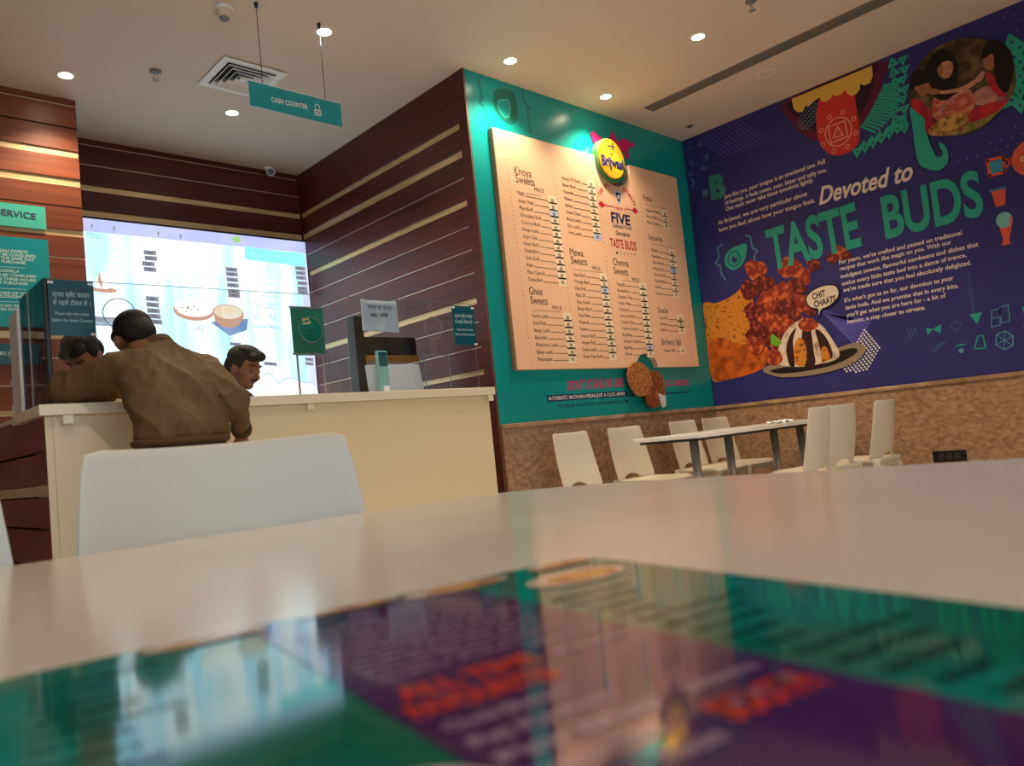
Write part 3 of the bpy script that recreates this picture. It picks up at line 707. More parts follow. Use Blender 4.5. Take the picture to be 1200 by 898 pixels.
MB().box((x0, 4.08, .82), (x1+.25, 4.46, .86)).build('desk_shelf', M_CREAM_T, t)
MB().box((x0, 4.08, 0), (x1+.25, 4.46, .82)).build('drawer_unit', M_CREAM, t)
f4 = facing_y(4.08)
q = [f4.px(p) for p in ((442, 411), (453.5, 411), (455, 456), (445, 456))]
t = thing('customer_display', 'narrow translucent teal pole display standing on the counter', 'display', f4((q[2][0]+q[3][0])/2, 0.86))
MB().prism([(q[0][0], .86), (q[1][0], .86), (q[1][0], q[0][1]), (q[0][0], q[0][1])], f4, -.03, 0).build('body', mat('aqua_plastic', rgb(120, 178, 180), .3), t, .004)
mb = MB(); mb.flat([(q[0][0]+.006, q[0][1]-.10), (q[1][0]-.006, q[0][1]-.10), (q[1][0]-.006, q[0][1]-.01), (q[0][0]+.006, q[0][1]-.01)], f4, .001); mb.build('readout', mat('dark_readout', rgb(26, 84, 92), .2), t)
f5 = facing_y(GY+.008)
q = [f5.px(p) for p in ((422.5, 351.2), (467.5, 354), (468, 390), (425, 387.5))]
t = thing('paper_notice', 'white handwritten paper price notice taped to the counter glass', 'notice', f5((q[0][0]+q[1][0])/2, q[3][1]))
MB().prism([q[3], q[2], (q[2][0]-.001, q[1][1]-.03), (q[1][0]-.02, q[1][1]), q[0]], f5, -.001, 0).build('sheet', M_PAPER, t)
mb = MB(); text_px(mb, f5, 'गाजर का हलवा', (431, 361.5), (459, 364), 5, .001, .0); text_px(mb, f5, '600/- किलो', (434, 371), (455, 372.5), 4.5, .001, .02); mb.build('handwriting', M_INK, t)
mb = MB(); mb.box((q[0][0]-.005, GY+.004, q[0][1]-.012), (q[0][0]+.03, GY+.0065, q[0][1]+.004)); mb.build('tape', M_WHITEP, t)
f6 = facing_y(3.70)
q = f6.px((453, 447)); 
t = thing('card_holder', 'tiny white card holder standing on the counter worktop', 'card holder', f6(q[0], CZ))
MB().box((q[0]-.018, 3.70, CZ), (q[0]+.018, 3.706, CZ+.045)).build('card', M_PAPER, t)
MB().box((q[0]-.02, 3.695, CZ), (q[0]+.02, 3.715, CZ+.008)).build('base', M_WHITEP, t)
# ================================================================== TEAL WALL: MENU BOARD, BADGE, DECALS
fw = facing_y(YT)
BT = .05
fb = facing_y(YT-BT)
ba0, bb1 = 3.655, 2.985; ba1, bb0 = 5.872, 1.282
t = thing('menu_board', 'large peach sweets menu board on the teal wall', 'menu board', (4.76, YT-BT, bb0))
nc = fb.px((759, 432)); bc = fb.px((718, 188)); NR = .145; BR = .215        # notch under the sweets, round cut-out for the badge
notch = [(nc[0] + NR*math.cos(PI*i/14), bb0 + .115*math.sin(PI*i/14)) for i in range(15)]
notch = [(a, b) for a, b in notch][::-1]
topcut = []
dz = bb1 - bc[1]; ang = math.asin(max(-1, min(1, dz/BR)))
for i in range(21):
    a = ang - (PI + 2*ang) * i/20
    topcut.append((bc[0] + BR*math.cos(a), bc[1] + BR*math.sin(a)))
outline = [(ba0, bb0)] + notch + [(ba1, bb0), (ba1, bb1)] + topcut + [(ba0, bb1)]
MB().prism(outline, fb, -BT+.002, 0).build('panel', M_BOARD, t)
MB().box((ba0-.004, YT-BT+.004, bb0), (ba0-.0005, YT-.002, bb1)).build('side_edge', M_BOARD_E, t)
def P(u, v): return fb.px((u, v))
def dots(u0, v0, u1, v1, n=34):
    mb = MB(); a = P(u0, v0); b = P(u1, v1)
    for i in range(n):
        k = i/(n-1); x = a[0]+(b[0]-a[0])*k; z = a[1]+(b[1]-a[1])*k
        mb.flat(circ(x, z, .0038, n=6), fb, .001)
    o = mb.build('dotted_rule', M_INK, t); o['kind'] = 'stuff'
dots(593.5, 187, 623, 424, 44); dots(648.5, 202, 676, 428, 44); dots(699.5, 214, 725, 428, 40); dots(751, 238, 768, 428, 36); dots(796, 252, 811, 425, 34)
def heading(s, u, v, h=.105):
    a, b = P(u, v); mb = MB(); text_c(mb, fb, s, a, b, h*.6, .001, .0, 0, .8, 'L'); mb.build('heading', M_INK, t)
def rule(u0, v0, w):
    a, b = P(u0, v0); mb = MB(); mb.flat([(a, b), (a+w, b), (a+w, b+.0035), (a, b+.0035)], fb, .001); mb.build('rule', M_BOARD_E, t)
def rows_(names, p0, p1, width, tags=True, price=lambda k: '%d' % (20 + 5*((k*7) % 11))):
    a0, b0 = P(*p0); a1, b1 = P(*p1); n = len(names)
    for k, s in enumerate(names):
        f_ = k/(n-1) if n > 1 else 0; a = a0+(a1-a0)*f_; b = b0+(b1-b0)*f_
        mb = MB(); text_c(mb, fb, s, a, b, .027, .001, .0, 0, .9, 'L')
        wtxt = max(v[0] for v in mb.v) - a
        o = mb.build('menu_row', M_INK, t)
        q = MB(); q.flat([(a+wtxt+.012, b), (a+width-.07, b), (a+width-.07, b+.004), (a+wtxt+.012, b+.004)], fb, .001); q.build('leader_line', M_INK, o)
        q = MB(); q.flat(rrect(a+width-.07, b-.018, a+width+.02, b+.046, .008, 3), fb, .001); g = q.build('price_tag', M_TAGBLUE if (k*5+n) % 13 == 10 else M_TAG, o)
        q = MB(); text_c(q, fb, price(k), a+width-.025, b, .024, .002, .02); q.build('price', M_INK, o)
heading('Khoya', 603, 204); heading('Sweets', *(604.5, 213.6))
rule(605, 224.5, .25); mb = MB(); a, b = P(632, 225); text_c(mb, fb, 'PRICE', a, b, .03, .001); mb.build('price_caption', M_INK, t)
rows_(['Peda', 'Kesar Peda', 'Plain Burfi', 'Chocolate Burfi', 'Coconut Burfi', 'Khoya Laddu', 'Anjir Cake', 'Kesar Burfi', 'Doda Burfi', 'Gola Burfi', 'Rabri', 'Plain Capsule', 'Doda Barfi'], (607, 228.5), (619.5, 329), .38)
heading('Ghee', 620.5, 345, .095); heading('Sweets', 622, 356, .095); rule(623.5, 364, .3); mb = MB(); a, b = P(653, 363); text_c(mb, fb, 'PRICE', a, b, .028, .001); mb.build('price_caption', M_INK, t)
rows_(['Gulab Laddu', 'Desi Peda', 'Besan Laddu', 'Balushahi', 'Motichoor Laddu', 'Besan Laddu', 'Mysorepak'], (624, 372), (630.5, 423), .39)
rows_(['Honey Dil Burfi', 'Besan Burfi', 'Rasmalai', 'Malpua', 'Sohan', 'Cham Cham', 'Royal Laddu', 'Dry Laddu', 'Atta Laddu'], (658.5, 210), (666.5, 274), .36)
heading('Mewa', 668, 299, .1); heading('Sweets', 669.5, 309, .1); rule(672, 316, .34); mb = MB(); a, b = P(699, 316.5); text_c(mb, fb, 'PRICE', a, b, .028, .001); mb.build('price_caption', M_INK, t)
rows_(['Kaju Burfi', 'Orange Burfi', 'Kaju Roll', 'Kaju Dil', 'Kaju Kalash', 'Badam Burfi', 'Pista Peda', 'Pistaroll', 'Kesaria', 'Anjeer Burfi', 'Anjeer Roll', 'Dates Laddu', 'Kesar Kaju Burfi'], (672.4, 323.5), (684, 419.5), .37)
heading('Chenna', 718.5, 310.5, .1); heading('Sweets', 719.5, 321, .1); rule(729, 329, .28); mb = MB(); a, b = P(745, 329.5); text_c(mb, fb, 'PRICE', a, b, .026, .001); mb.build('price_caption', M_INK, t)
rows_(['Rasgulla', 'Rasmadhuri', 'Golden Chop', 'Kesar Malai', 'Kalakand', 'Fancy Sandesh', 'Cream Chop', 'Chenna Sandesh', 'Raj Bhog', 'Sandesh Gulkand', 'Rajbhog', 'Ghevar'], (723, 334.5), (732.5, 416.5), .36)
heading('Petha', 754, 234.5, .085); rule(756, 240, .3); rows_(['Angoori Petha', 'Kesar Petha', 'Petha Cubes'], (756.5, 247.5), (758.5, 262), .30)
heading('Savouries', 760, 280.5, .08); rule(763, 286, .34); rows_(['Dhokla', 'Namkeen', 'Aloo Bhujia', 'Moong Dal', 'Aloo Lachha', 'Kaju Mixture', 'Mathri', 'Samosa'], (763.5, 294.5), (768.8, 345), .32)
heading('Snacks', 771, 366.5, .085); rows_(['Veg Puff', 'Samosa', 'Kachori'], (772.7, 374), (774.5, 388), .33)
mb = MB(); a, b = P(776, 404); text_c(mb, fb, 'Brijwasi Spl', a, b, .055, .001, 0, 0, .8, 'L'); mb.build('heading', M_INK_B, t)
rows_(['Golden Milk'], (778, 412.5), (778, 412.5), .30)
# centre block
ca = P(730, 250)[0]
def ctext(s, v, w, h, m, bold=.0, shear=0., u=730):
    a, b = P(u, v); mb = MB(); put_text(mb, fb, s, a-w/2, b, a+w/2, b, h, .001, bold, shear); return mb.build('slogan', m, t)
cx, cz = P(724, 243); R0 = .215
arc = 'THE BRIJWASI DYNASTY'
mb = MB()
for i, chh in enumerate(arc):
    if chh == ' ': continue
    th_ = math.radians(152 - 124*i/(len(arc)-1)); 
    x = cx + R0*1.08*math.cos(th_); z = cz - .04 + R0*math.sin(th_)
    v, f = glyphs(chh, .02); k = .036/CAP; ca_, sa_ = math.sin(th_), -math.cos(th_)
    mb.add([fb(x + (px_*ca_ - py_*sa_)*k, z + (px_*sa_ + py_*ca_)*k, .001) for px_, py_ in v], f)
o = mb.build('arched_slogan', M_RED, t); o['kind'] = 'stuff'
a, b = P(724.5, 231.5)
mb = MB(); mb.flat(smooth_poly([(a-.038, b+.05), (a+.038, b+.05), (a+.034, b-.01), (a, b-.06), (a-.034, b-.01)]), fb, .001); o = mb.build('emblem', M_TAGBLUE, t)
mb = MB(); mb.flat(smooth_poly([(a-.025, b+.036), (a+.025, b+.036), (a+.022, b-.006), (a, b-.04), (a-.022, b-.006)]), fb, .002); mb.build('emblem_core', M_INK_B, o)
mb = MB(); text_c(mb, fb, 'B', a, b-.012, .034, .003, .02); mb.build('emblem_letter', M_TAG, o)
for (u0, v0, u1, v1) in ((705, 239.5, 716, 242), (735, 245, 744, 247)):
    p0 = P(u0, v0); p1 = P(u1, v1); mb = MB(); band([p0, p1], .008, fb, mb, .001)
    e = p0 if u0 < 720 else p1; mb.flat([(e[0]-.045, e[1]), (e[0], e[1]-.028), (e[0]+.045, e[1]), (e[0], e[1]+.028)], fb, .0012); mb.build('arrow_motif', M_RED, t)
ctext('A legacy of', 245.5, .20, .032, M_RED, .0, .25, 726)
ctext('FIVE', 262.5, .245, .088, M_INK_B, .03, 0, 728); ctext('GENERATIONS', 268, .25, .026, M_INK_B, .01, 0, 729.5)
ctext('Devoted to', 276.5, .18, .036, M_INK_B, .015, .3, 730); ctext('TASTE BUDS', 291.5, .34, .074, M_RED, .02, 0, 731)
for k in range(6):
    a, b = P(723 + 4.2*k, 296.5 + .35*k); mb = MB(); mb.flat(circ(a, b, .012 if k == 0 else .007, n=8), fb, .001); mb.build('dot', M_INK, t)
# round badge in the cut-out
fbd = facing_y(YT-.085)
bc2 = fbd.px((717.5, 187.5))
t = thing('logo_badge', 'round yellow logo badge with green rim and pink splash on the menu board', 'badge', fbd(bc2[0], bc2[1]-.2))
def disc(cx, cz, r, c0, c1, ry=None): return MB().prism(circ(cx, cz, r, ry, 48), fbd, c0, c1)
disc(bc2[0], bc2[1], .182, -.07, -.01, .182).build('green_disc', mat('leaf_green', rgb(70, 150, 84), .3), t, .006)
disc(bc2[0]-.008, bc2[1]+.006, .164, -.012, .004, .165).build('yellow_disc', mat('lemon', rgb(226, 180, 40), .25, noise=(rgb(196, 142, 30), (5, 5, 5), .35, .65, 2)), t, .006)
mb = MB(); put_text(mb, fbd, 'Brijwasi', bc2[0]-.145, bc2[1]-.062, bc2[0]+.135, bc2[1]-.062, .085, .006, .045); mb.build('lettering', M_INK_B, t)
mb = MB(); put_text(mb, fbd, 'श्री', bc2[0]-.05, bc2[1]+.055, bc2[0]+.04, bc2[1]+.055, .07, .006, .03); mb.build('monogram', M_INK, t)
for pts in ([(691, 157), (694, 154), (708, 166), (697, 175)], [(712, 166), (717, 153.5), (722, 166), (723, 172), (711, 172)], [(722, 167), (731, 162.5), (737, 168), (734, 178), (725, 178)], [(737, 170), (741, 167), (743, 171), (739, 174)], [(731, 179), (735, 177), (736, 187), (733, 186)]):
    mb = MB(); mb.prism([fw.px(p) for p in pts], fw, .002, .012); mb.build('pink_splash', M_PINK, t)
mb = MB(); mb.prism([fw.px(p) for p in ((692.5, 175), (695.5, 173.5), (696, 179), (693.5, 180))], fw, .002, .012).build('lilac_splash', mat('lilac_ink', rgb(150, 90, 170), .5), t)
# sweets cut-out
fs = facing_y(YT-.07)
t = thing('sweets_cutout', 'brown sugared sweets picture cut-out below the notch of the menu board', 'cutout', fs(*fs.px((765, 478))))
M_SWEET = mat('caramel_print', rgb(150, 84, 44), .55, .3, noise=(rgb(206, 150, 92), (55, 55, 55), .48, .62, 3)); M_SWEET2 = mat('caramel_print_dark', rgb(124, 62, 34), .55, .3, noise=(rgb(176, 112, 62), (50, 50, 50), .5, .64, 3))
MB().prism(smooth_poly([fs.px(p) for p in ((737.5, 431), (745, 424.5), (754, 427), (761, 436), (764, 450), (758, 462), (748, 464.5), (740, 455), (736, 443))], 4), fs, -.012, .004).build('large_sweet', M_SWEET, t)
MB().prism(smooth_poly([fs.px(p) for p in ((760, 437), (768, 434.5), (775, 439), (779, 451), (779, 466), (774, 475), (765, 478), (758, 470), (757, 455))], 4), fs, -.014, 0).build('small_sweet', M_SWEET2, t)
MB().prism([fs.px(p) for p in ((771, 461), (780, 464), (780.5, 476), (776, 478))], fs, 0, .003).build('foil_corner', mat('pale_foil', rgb(216, 214, 216), .4), t)
# decals printed on the teal wall
def decal(mb, name, m): return mb.build(name, m, wm)
mb = MB(); text_px(mb, fw, 'DON\'T STAND IN LINE', (665.5, 457.5), (731, 453), 11.5, bold=.025); decal(mb, 'wall_lettering', M_PINK)
mb = MB(); text_px(mb, fw, 'GO ONLINE', (780.5, 453), (807, 451.5), 7.5, bold=.025); decal(mb, 'wall_lettering', M_PINK)
mb = MB(); mb.flat(pxpoly(fw, [(640.5, 463.5), (735, 458.2), (735.3, 464.6), (641.2, 471.2)]), fw, .001); decal(mb, 'navy_strip', M_INK_B)
mb = MB(); mb.flat(pxpoly(fw, [(735, 463), (808, 459), (808, 460.3), (735, 464.4)]), fw, .001); decal(mb, 'navy_line', M_INK_B)
mb = MB(); text_px(mb, fw, 'AUTHENTIC MATHURA PEDAS-JUST A CLICK AWAY.', (642.5, 469.5), (733.5, 463.2), 4.6, .002, .02); decal(mb, 'wall_lettering', M_WHITE)
mb = MB(); text_px(mb, fw, 'TO ORDER LOG ON TO  WWW.BRIJWASI.COM', (653.5, 478.5), (736, 472), 4.4, .001, .01); decal(mb, 'wall_lettering', M_INK)
drop = smooth_poly(pxpoly(fw, [(579, 107), (590, 104), (600.5, 108), (606, 122), (606, 140), (599, 146.5), (589, 141), (579.5, 127)]), 5)
mb = MB(); mb.flat(drop, fw, .001); decal(mb, 'drop_motif', M_TEAL_D)
mb = MB(); mb.flat(smooth_poly(pxpoly(fw, [(583, 119), (588, 116.5), (596, 117), (598, 127), (597, 137), (591, 138), (584.5, 130)]), 4), fw, .002); decal(mb, 'drop_ring', M_TEAL_L)
mb = MB(); mb.flat(smooth_poly(pxpoly(fw, [(584.5, 120), (588.5, 118), (595, 118.5), (596.5, 127), (595.5, 135.5), (591, 136.5), (585.5, 129.5)]), 4), fw, .003); decal(mb, 'drop_core', M_TEAL)
for br in ([(560, 91), (563, 104), (565, 117), (561.5, 120), (566, 124), (569.5, 133), (573.5, 152)], [(612, 106), (613.5, 119), (620.5, 127), (618, 129), (619, 141), (622, 157)]):
    mb = MB(); band(pxpoly(fw, br), .012, fw, mb, .001); decal(mb, 'brace_motif', M_TEAL_D)
mb = MB()
for i in range(60):
    for j in range(7):
        a = XW + .05 + .022*j + (.011 if i % 2 else 0); b = .98 + .022*i
        if a < ba0-.015 or b < bb0-.2: mb.flat(circ(a, b, .0038, n=5), fw, .001)
o = decal(mb, 'dot_pattern', M_TEAL_D); o['kind'] = 'stuff'
# ================================================================== MURAL
fm_ = facing_x(XB-.004)
MU0, MU1 = -(YT-.002), -0.05                                   # a = -y along the wall
t = thing('mural', 'deep indigo printed mural with taste buds lettering covering the wall above the marble', 'mural', (XB-.004, 1.7, DADO))
MB().prism([(MU0, DADO+.002), (MU1, DADO+.002), (MU1, H-.002), (MU0, H-.002)], fm_, -.003, 0).build('vinyl_sheet', M_MURAL, t)
def Q(u, v): return fm_.px((u, v))
def mp(name, polys, m, c=.001, parent=None, px=True, kind=None):
    mb = MB()
    for p in polys: mb.flat(pxpoly(fm_, p) if px else p, fm_, c)
    o = mb.build(name, m, parent or t)
    if kind: o['kind'] = kind
    return o
def mtext(s, p0, p1, h, m, bold=0., shear=0., name='lettering', c=.0035):
    mb = MB(); text_px(mb, fm_, s, p0, p1, h, c, bold, shear); return mb.build(name, m, t)
def mline(name, pts, w, m, c=.002, closed=False, px=True, parent=None):
    mb = MB(); band(pxpoly(fm_, pts) if px else pts, w, fm_, mb, c, closed); return mb.build(name, m, parent or t)
# large lettering
M_GREY_T = mat('warm_white_print', rgb(232, 218, 208), .5, .3)
mtext('TASTE', (903.5, 316), (1010, 286.5), 49, M_MINT, .028, 0, 'large_lettering')
mtext('BUDS', (1038, 279), (1154, 250), 51, M_MINT, .028, 0, 'large_lettering')
mtext('Devoted to', (960, 240), (1071, 209.5), 21, M_GREY_T, .022, .35, 'script_lettering')
lines = [('Just like you, your tongue is an emotional one. Full', (849, 233.5), (967.5, 191)), ('of feelings, it feels sweet, sour, bitter and salty too.', (850, 240.5), (969, 201)), ('One must never take these emotions lightly.', (851, 247.5), (953.5, 213)),
         ('At Brijwasi, we are very particular about', (841.5, 264), (946.5, 229)), ('how you feel, about how your tongue feels.', (843, 272), (955.5, 237)),
         ('For years, we\'ve crafted and passed on traditional', (983.5, 310), (1128, 275)), ('recipes that work like magic on you. With our', (984.5, 317.5), (1115.5, 286)), ('indulgent sweets, flavourful namkeens and dishes that', (985.5, 326.5), (1147, 288.5)), ('entice every little taste bud into a dance of trance,', (987, 335), (1133, 301)), ('we\'ve made sure that you feel absolutely delighted.', (988.5, 342.5), (1138.5, 310)),
         ('It\'s what\'s got us so far, our devotion to your', (990, 354.5), (1118, 328)), ('taste buds. And we promise that in every bite,', (991, 363), (1123.5, 337)), ('you\'ll get what you are here for - a bit of', (992.5, 371.5), (1109, 348.5)), ('heaven, a step closer to nirvana.', (993.5, 379.5), (1085, 362.5))]
for s, p0, p1 in lines: mtext(s, p0, p1, 5.1, M_GREY_T, .016, .08, 'paragraph_line')
# mouth with tongue, cut off by the ceiling
M_MAROON = mat('maroon_print', rgb(96, 28, 62), .5, .3); M_MOUTH = mat('dark_maroon_print', rgb(48, 18, 48), .5, .3); M_TONGUE = mat('tongue_print', rgb(206, 52, 44), .5, .3); M_TEETH = mat('teeth_print', rgb(226, 184, 84), .5, .3)
def clip_top(poly): return [(a, min(b, H-.004)) for a, b in poly]
lip = clip_top(smooth_poly(pxpoly(fm_, [(921, 118), (927, 142), (941, 158), (958, 166), (985, 164), (1010, 148), (1027, 124), (1034, 95), (1033, 72)]), 5))
def mshape(name, poly, m, c, parent=None):
    mb = MB(); mb.flat(poly, fm_, c); return mb.build(name, m, parent or t)
mouth = mshape('lip_shape', lip, M_MAROON, .001)
mshape('mouth_opening', clip_top(smooth_poly(pxpoly(fm_, [(927, 117), (935, 138), (948, 150), (964, 156), (988, 150), (1008, 134), (1020, 112), (1024, 90), (1022, 77)]), 5)), M_MOUTH, .0016, mouth)
tongue = mshape('tongue', smooth_poly(pxpoly(fm_, [(963, 112), (957, 130), (957, 150), (961, 168), (970, 179), (982, 182.5), (996, 178), (1006, 167), (1007, 148), (1003, 122), (1000, 108), (982, 106)]), 5), M_TONGUE, .0022, mouth)
teeth = [(928, 116), (930, 127), (935, 132), (941, 131), (944, 124), (947, 125), (955, 118), (961, 114), (963, 119), (968, 119.5), (974, 115), (975.5, 111), (979, 113), (986, 111), (990, 105), (993, 110), (998, 113), (1004, 110), (1008, 104), (1008, 98), (1013, 100.5), (1020, 97), (1023, 89), (1022, 77)]
mshape('teeth', pxpoly(fm_, teeth), M_TEETH, .003, mouth)
mc = Q(982.5, 154.5)
mb = MB(); band(circ(mc[0], mc[1], .104, .112), .007, fm_, mb, .003, True)
sq = pxpoly(fm_, [(971, 149), (990, 141.5), (993.5, 160), (974, 168)]); band(sq, .007, fm_, mb, .003, True)
band(pxpoly(fm_, [(982, 148.5), (988, 158.5), (976.5, 162)]), .007, fm_, mb, .003, True)
for k in range(8):
    a = PI/8 + k*PI/4; band(circ(mc[0] + .140*math.cos(a), mc[1] + .150*math.sin(a), .016, n=10), .005, fm_, mb, .003, True)
o = mb.build('yantra_lines', mat('peach_line', rgb(242, 190, 150), .5), mouth); o['kind'] = 'stuff'
mb = MB()
for i in range(9):
    for j in range(9):
        u = 936 + 2.6*i + (1.3 if j % 2 else 0); v = 150 - 4.4*i*.62 - 3.0*j + 12
        if 118 < v < 152 and u < 958: mb.flat(circ(*Q(u, v), .006, n=5), fm_, .002)
o = mb.build('dot_pattern', M_MINT_L, mouth); o['kind'] = 'stuff'
# mint ribs and triangle chains around the mouth
ribs = MB()
for k in range(17):
    f_ = k/16; u0 = 1009 + 27*f_**.8; v0 = 148 - 48*f_; u1 = u0 + 17 + 10*math.sin(PI*f_); v1 = v0 - 3 + 10*(1-f_)
    p0, p1 = Q(u0, v0), Q(u1, v1)
    q = MB(); band([p0, p1], .016, fm_, q, .0015); q.build('mint_rib', M_MINT, t)
def tri(u, v, s, ang, name='mint_triangle', m=None):
    a, b = Q(u, v); pts = [(a + s*math.cos(ang + k*2*PI/3), b + s*math.sin(ang + k*2*PI/3)) for k in range(3)]
    tri.n += 1; c = .0018 + .00025*tri.n
    o = mshape(name, pts, m or M_MINT, c)
    mshape('triangle_dot', circ(a, b, s*.16, n=8), M_MURAL, c+.0001, o)
tri.n = 0
for k in range(8):
    tri(1046 + 1.5*k % 5, 74 + 11*k, .05, -.4); tri(1058 + (k % 2)*2, 70 + 11.5*k, .045, 2.6)
for k in range(6): tri(1005 + 9.5*k, 178 - 5.5*k, .05, .3); tri(1012 + 9.5*k, 170 - 5.5*k, .042, 3.4)
for k in range(5): tri(1186 + 3*(k % 2), 50 + 17*k, .07, -.4); tri(1196, 56 + 17*k, .06, 2.6)
# printed round photograph of a family meal
pc = Q(1128, 104); pr = .375
M_P_DARK = mat('photo_dark', rgb(64, 50, 38), .5, .3, noise=(rgb(118, 96, 62), (11, 11, 11), .45, .68, 6)); M_P_SKIN = mat('photo_skin', rgb(204, 146, 112), .5, .3, noise=(rgb(172, 114, 84), (26, 26, 26), .42, .6, 3)); M_P_SKIN2 = mat('photo_skin_shadow', rgb(158, 102, 74), .5, .3)
M_P_HAIR = mat('photo_hair', rgb(22, 16, 18), .5, .3); M_P_SARI = mat('photo_sari', rgb(176, 78, 66), .5, .3, noise=(rgb(206, 132, 96), (18, 18, 40), .45, .66, 4)); M_P_RED = mat('photo_red', rgb(196, 40, 44), .5, .3, noise=(rgb(150, 26, 60), (14, 14, 14), .4, .6, 3))
M_P_PINK = mat('photo_pink', rgb(196, 140, 128), .5, .3, noise=(rgb(150, 90, 90), (14, 14, 14), .4, .6, 3)); M_P_FOOD = mat('photo_food', rgb(206, 156, 86), .5, .3, noise=(rgb(120, 84, 40), (22, 22, 22), .4, .6, 4)); M_P_GRASS = mat('photo_grass', rgb(96, 110, 52), .5, .3, noise=(rgb(150, 136, 80), (20, 20, 20), .4, .6, 4))
tri_top = .0018 + .00025*tri.n
photo = mshape('round_photograph', smooth_poly(pxpoly(fm_, [(1066, 112), (1071, 88), (1086, 66), (1106, 52), (1128, 45.5), (1150, 46), (1172, 54), (1186, 68), (1190.5, 84), (1190, 105), (1180, 122), (1162, 142), (1142, 155), (1120, 160), (1100, 160), (1085, 154), (1070, 130)]), 4), M_P_DARK, tri_top+.002)
def ph(name, pts, m, c, smooth=True):
    p = pxpoly(fm_, pts); return mshape(name, smooth_poly(p, 4) if smooth else p, m, c + tri_top, photo)
ph('grass', [(1108, 158), (1130, 157), (1160, 142), (1180, 122), (1176, 118), (1150, 130), (1128, 142)], M_P_GRASS, .0026)
ph('pink_skirt', [(1140, 112), (1152, 103), (1168, 102), (1178, 116), (1164, 124), (1142, 122)], M_P_PINK, .0028)
ph('sari', [(1096, 140), (1094, 118), (1104, 108), (1118, 104), (1134, 104), (1144, 116), (1140, 130), (1122, 142)], M_P_SARI, .003)
ph('red_cloth', [(1134, 142), (1140, 130), (1158, 122), (1176, 118), (1182, 114), (1180, 122), (1160, 136), (1142, 143)], M_P_RED, .0032)
ph('boy_shirt', [(1068, 118), (1078, 118), (1088, 126), (1094, 142), (1098, 152), (1086, 155), (1074, 138)], M_P_RED, .0032)
ph('food_basket', [(1088, 156), (1098, 144), (1118, 134), (1132, 134), (1136, 146), (1122, 156), (1100, 160)], M_P_FOOD, .0034)
ph('woman_blouse', [(1094, 112), (1096, 102), (1106, 98), (1118, 100), (1128, 106), (1122, 114), (1104, 118)], M_P_HAIR, .0033)
ph('woman_hair', [(1086, 106), (1085, 80), (1093, 66), (1104, 58), (1115, 61), (1122, 72), (1123, 92), (1118, 104), (1100, 108)], M_P_HAIR, .0034)
ph('woman_face', [(1099, 82), (1102, 74), (1108, 70), (1115, 71), (1118, 80), (1115, 89), (1109, 93), (1102, 90)], M_P_SKIN, .0038)
ph('woman_cheek', [(1099, 83), (1102, 75), (1105, 78), (1105, 88), (1106, 92), (1102, 90)], M_P_SKIN2, .0040)
ph('woman_fringe', [(1097, 82), (1099, 71), (1107, 65), (1117, 69), (1119, 76), (1113, 72), (1105, 74)], M_P_HAIR, .0042)
ph('woman_smile', [(1106, 86.4), (1110, 87), (1114, 84.6), (1110, 88.4)], M_P_PINK, .0042)
ph('boy_hair', [(1068, 106), (1068, 90), (1076, 83), (1087, 84), (1092, 91), (1089, 97), (1080, 100)], M_P_HAIR, .0036)
ph('boy_face', [(1075, 104), (1079, 97), (1087, 95), (1090, 99), (1092, 104), (1088, 110), (1082, 114), (1077, 110)], M_P_SKIN2, .0035)
ph('boy_ear', [(1073, 104), (1075, 101), (1077, 104), (1075, 107)], M_P_SKIN, .0042)
ph('girl_hair', [(1152, 70), (1154, 55), (1164, 47), (1178, 53), (1187, 66), (1188, 86), (1181, 108), (1170, 106), (1166, 84), (1164, 64)], M_P_HAIR, .0040)
ph('girl_face', [(1153, 74), (1153, 65), (1158, 60), (1165, 64), (1167, 74), (1163, 82), (1156, 82)], M_P_SKIN2, .0036)
ph('feeding_arm', [(1098, 107), (1112, 106), (1130, 101.5), (1143, 94), (1147, 97), (1132, 106), (1113, 110.5), (1098, 110)], M_P_SKIN, .0044)
ph('feeding_hand', [(1089, 108), (1092, 104.5), (1099, 105), (1102, 109), (1096, 112), (1090, 111)], M_P_SKIN2, .0046)
ph('raised_hand', [(1143, 95), (1147, 89), (1152, 84), (1155, 86), (1152, 93), (1148, 97)], M_P_PINK, .0046)
ph('sari_border', [(1098, 138), (1106, 122), (1122, 110), (1134, 105), (1136, 107), (1124, 113), (1109, 125), (1102, 139)], M_P_PINK, .0043)
ph('girl_sleeve', [(1156, 88), (1162, 86), (1172, 104), (1180, 112), (1172, 114), (1162, 104)], M_P_RED, .0044)
# mint swirl below the photograph
sw_ = mshape('mint_swirl', smooth_poly(pxpoly(fm_, [(1067, 127), (1076, 133), (1084, 140), (1085, 152), (1088, 160), (1092, 172), (1098, 180), (1103, 176), (1101, 168), (1107, 170), (1112, 180), (1111, 192), (1102, 200), (1090, 199), (1079, 194), (1074, 178), (1071, 154)]), 4), M_MINT, tri_top+.0056)
mshape('swirl_eye', smooth_poly(pxpoly(fm_, [(1096, 180), (1101, 175), (1106, 178), (1104, 184), (1099, 184)]), 4), M_MURAL, tri_top+.0062, sw_)
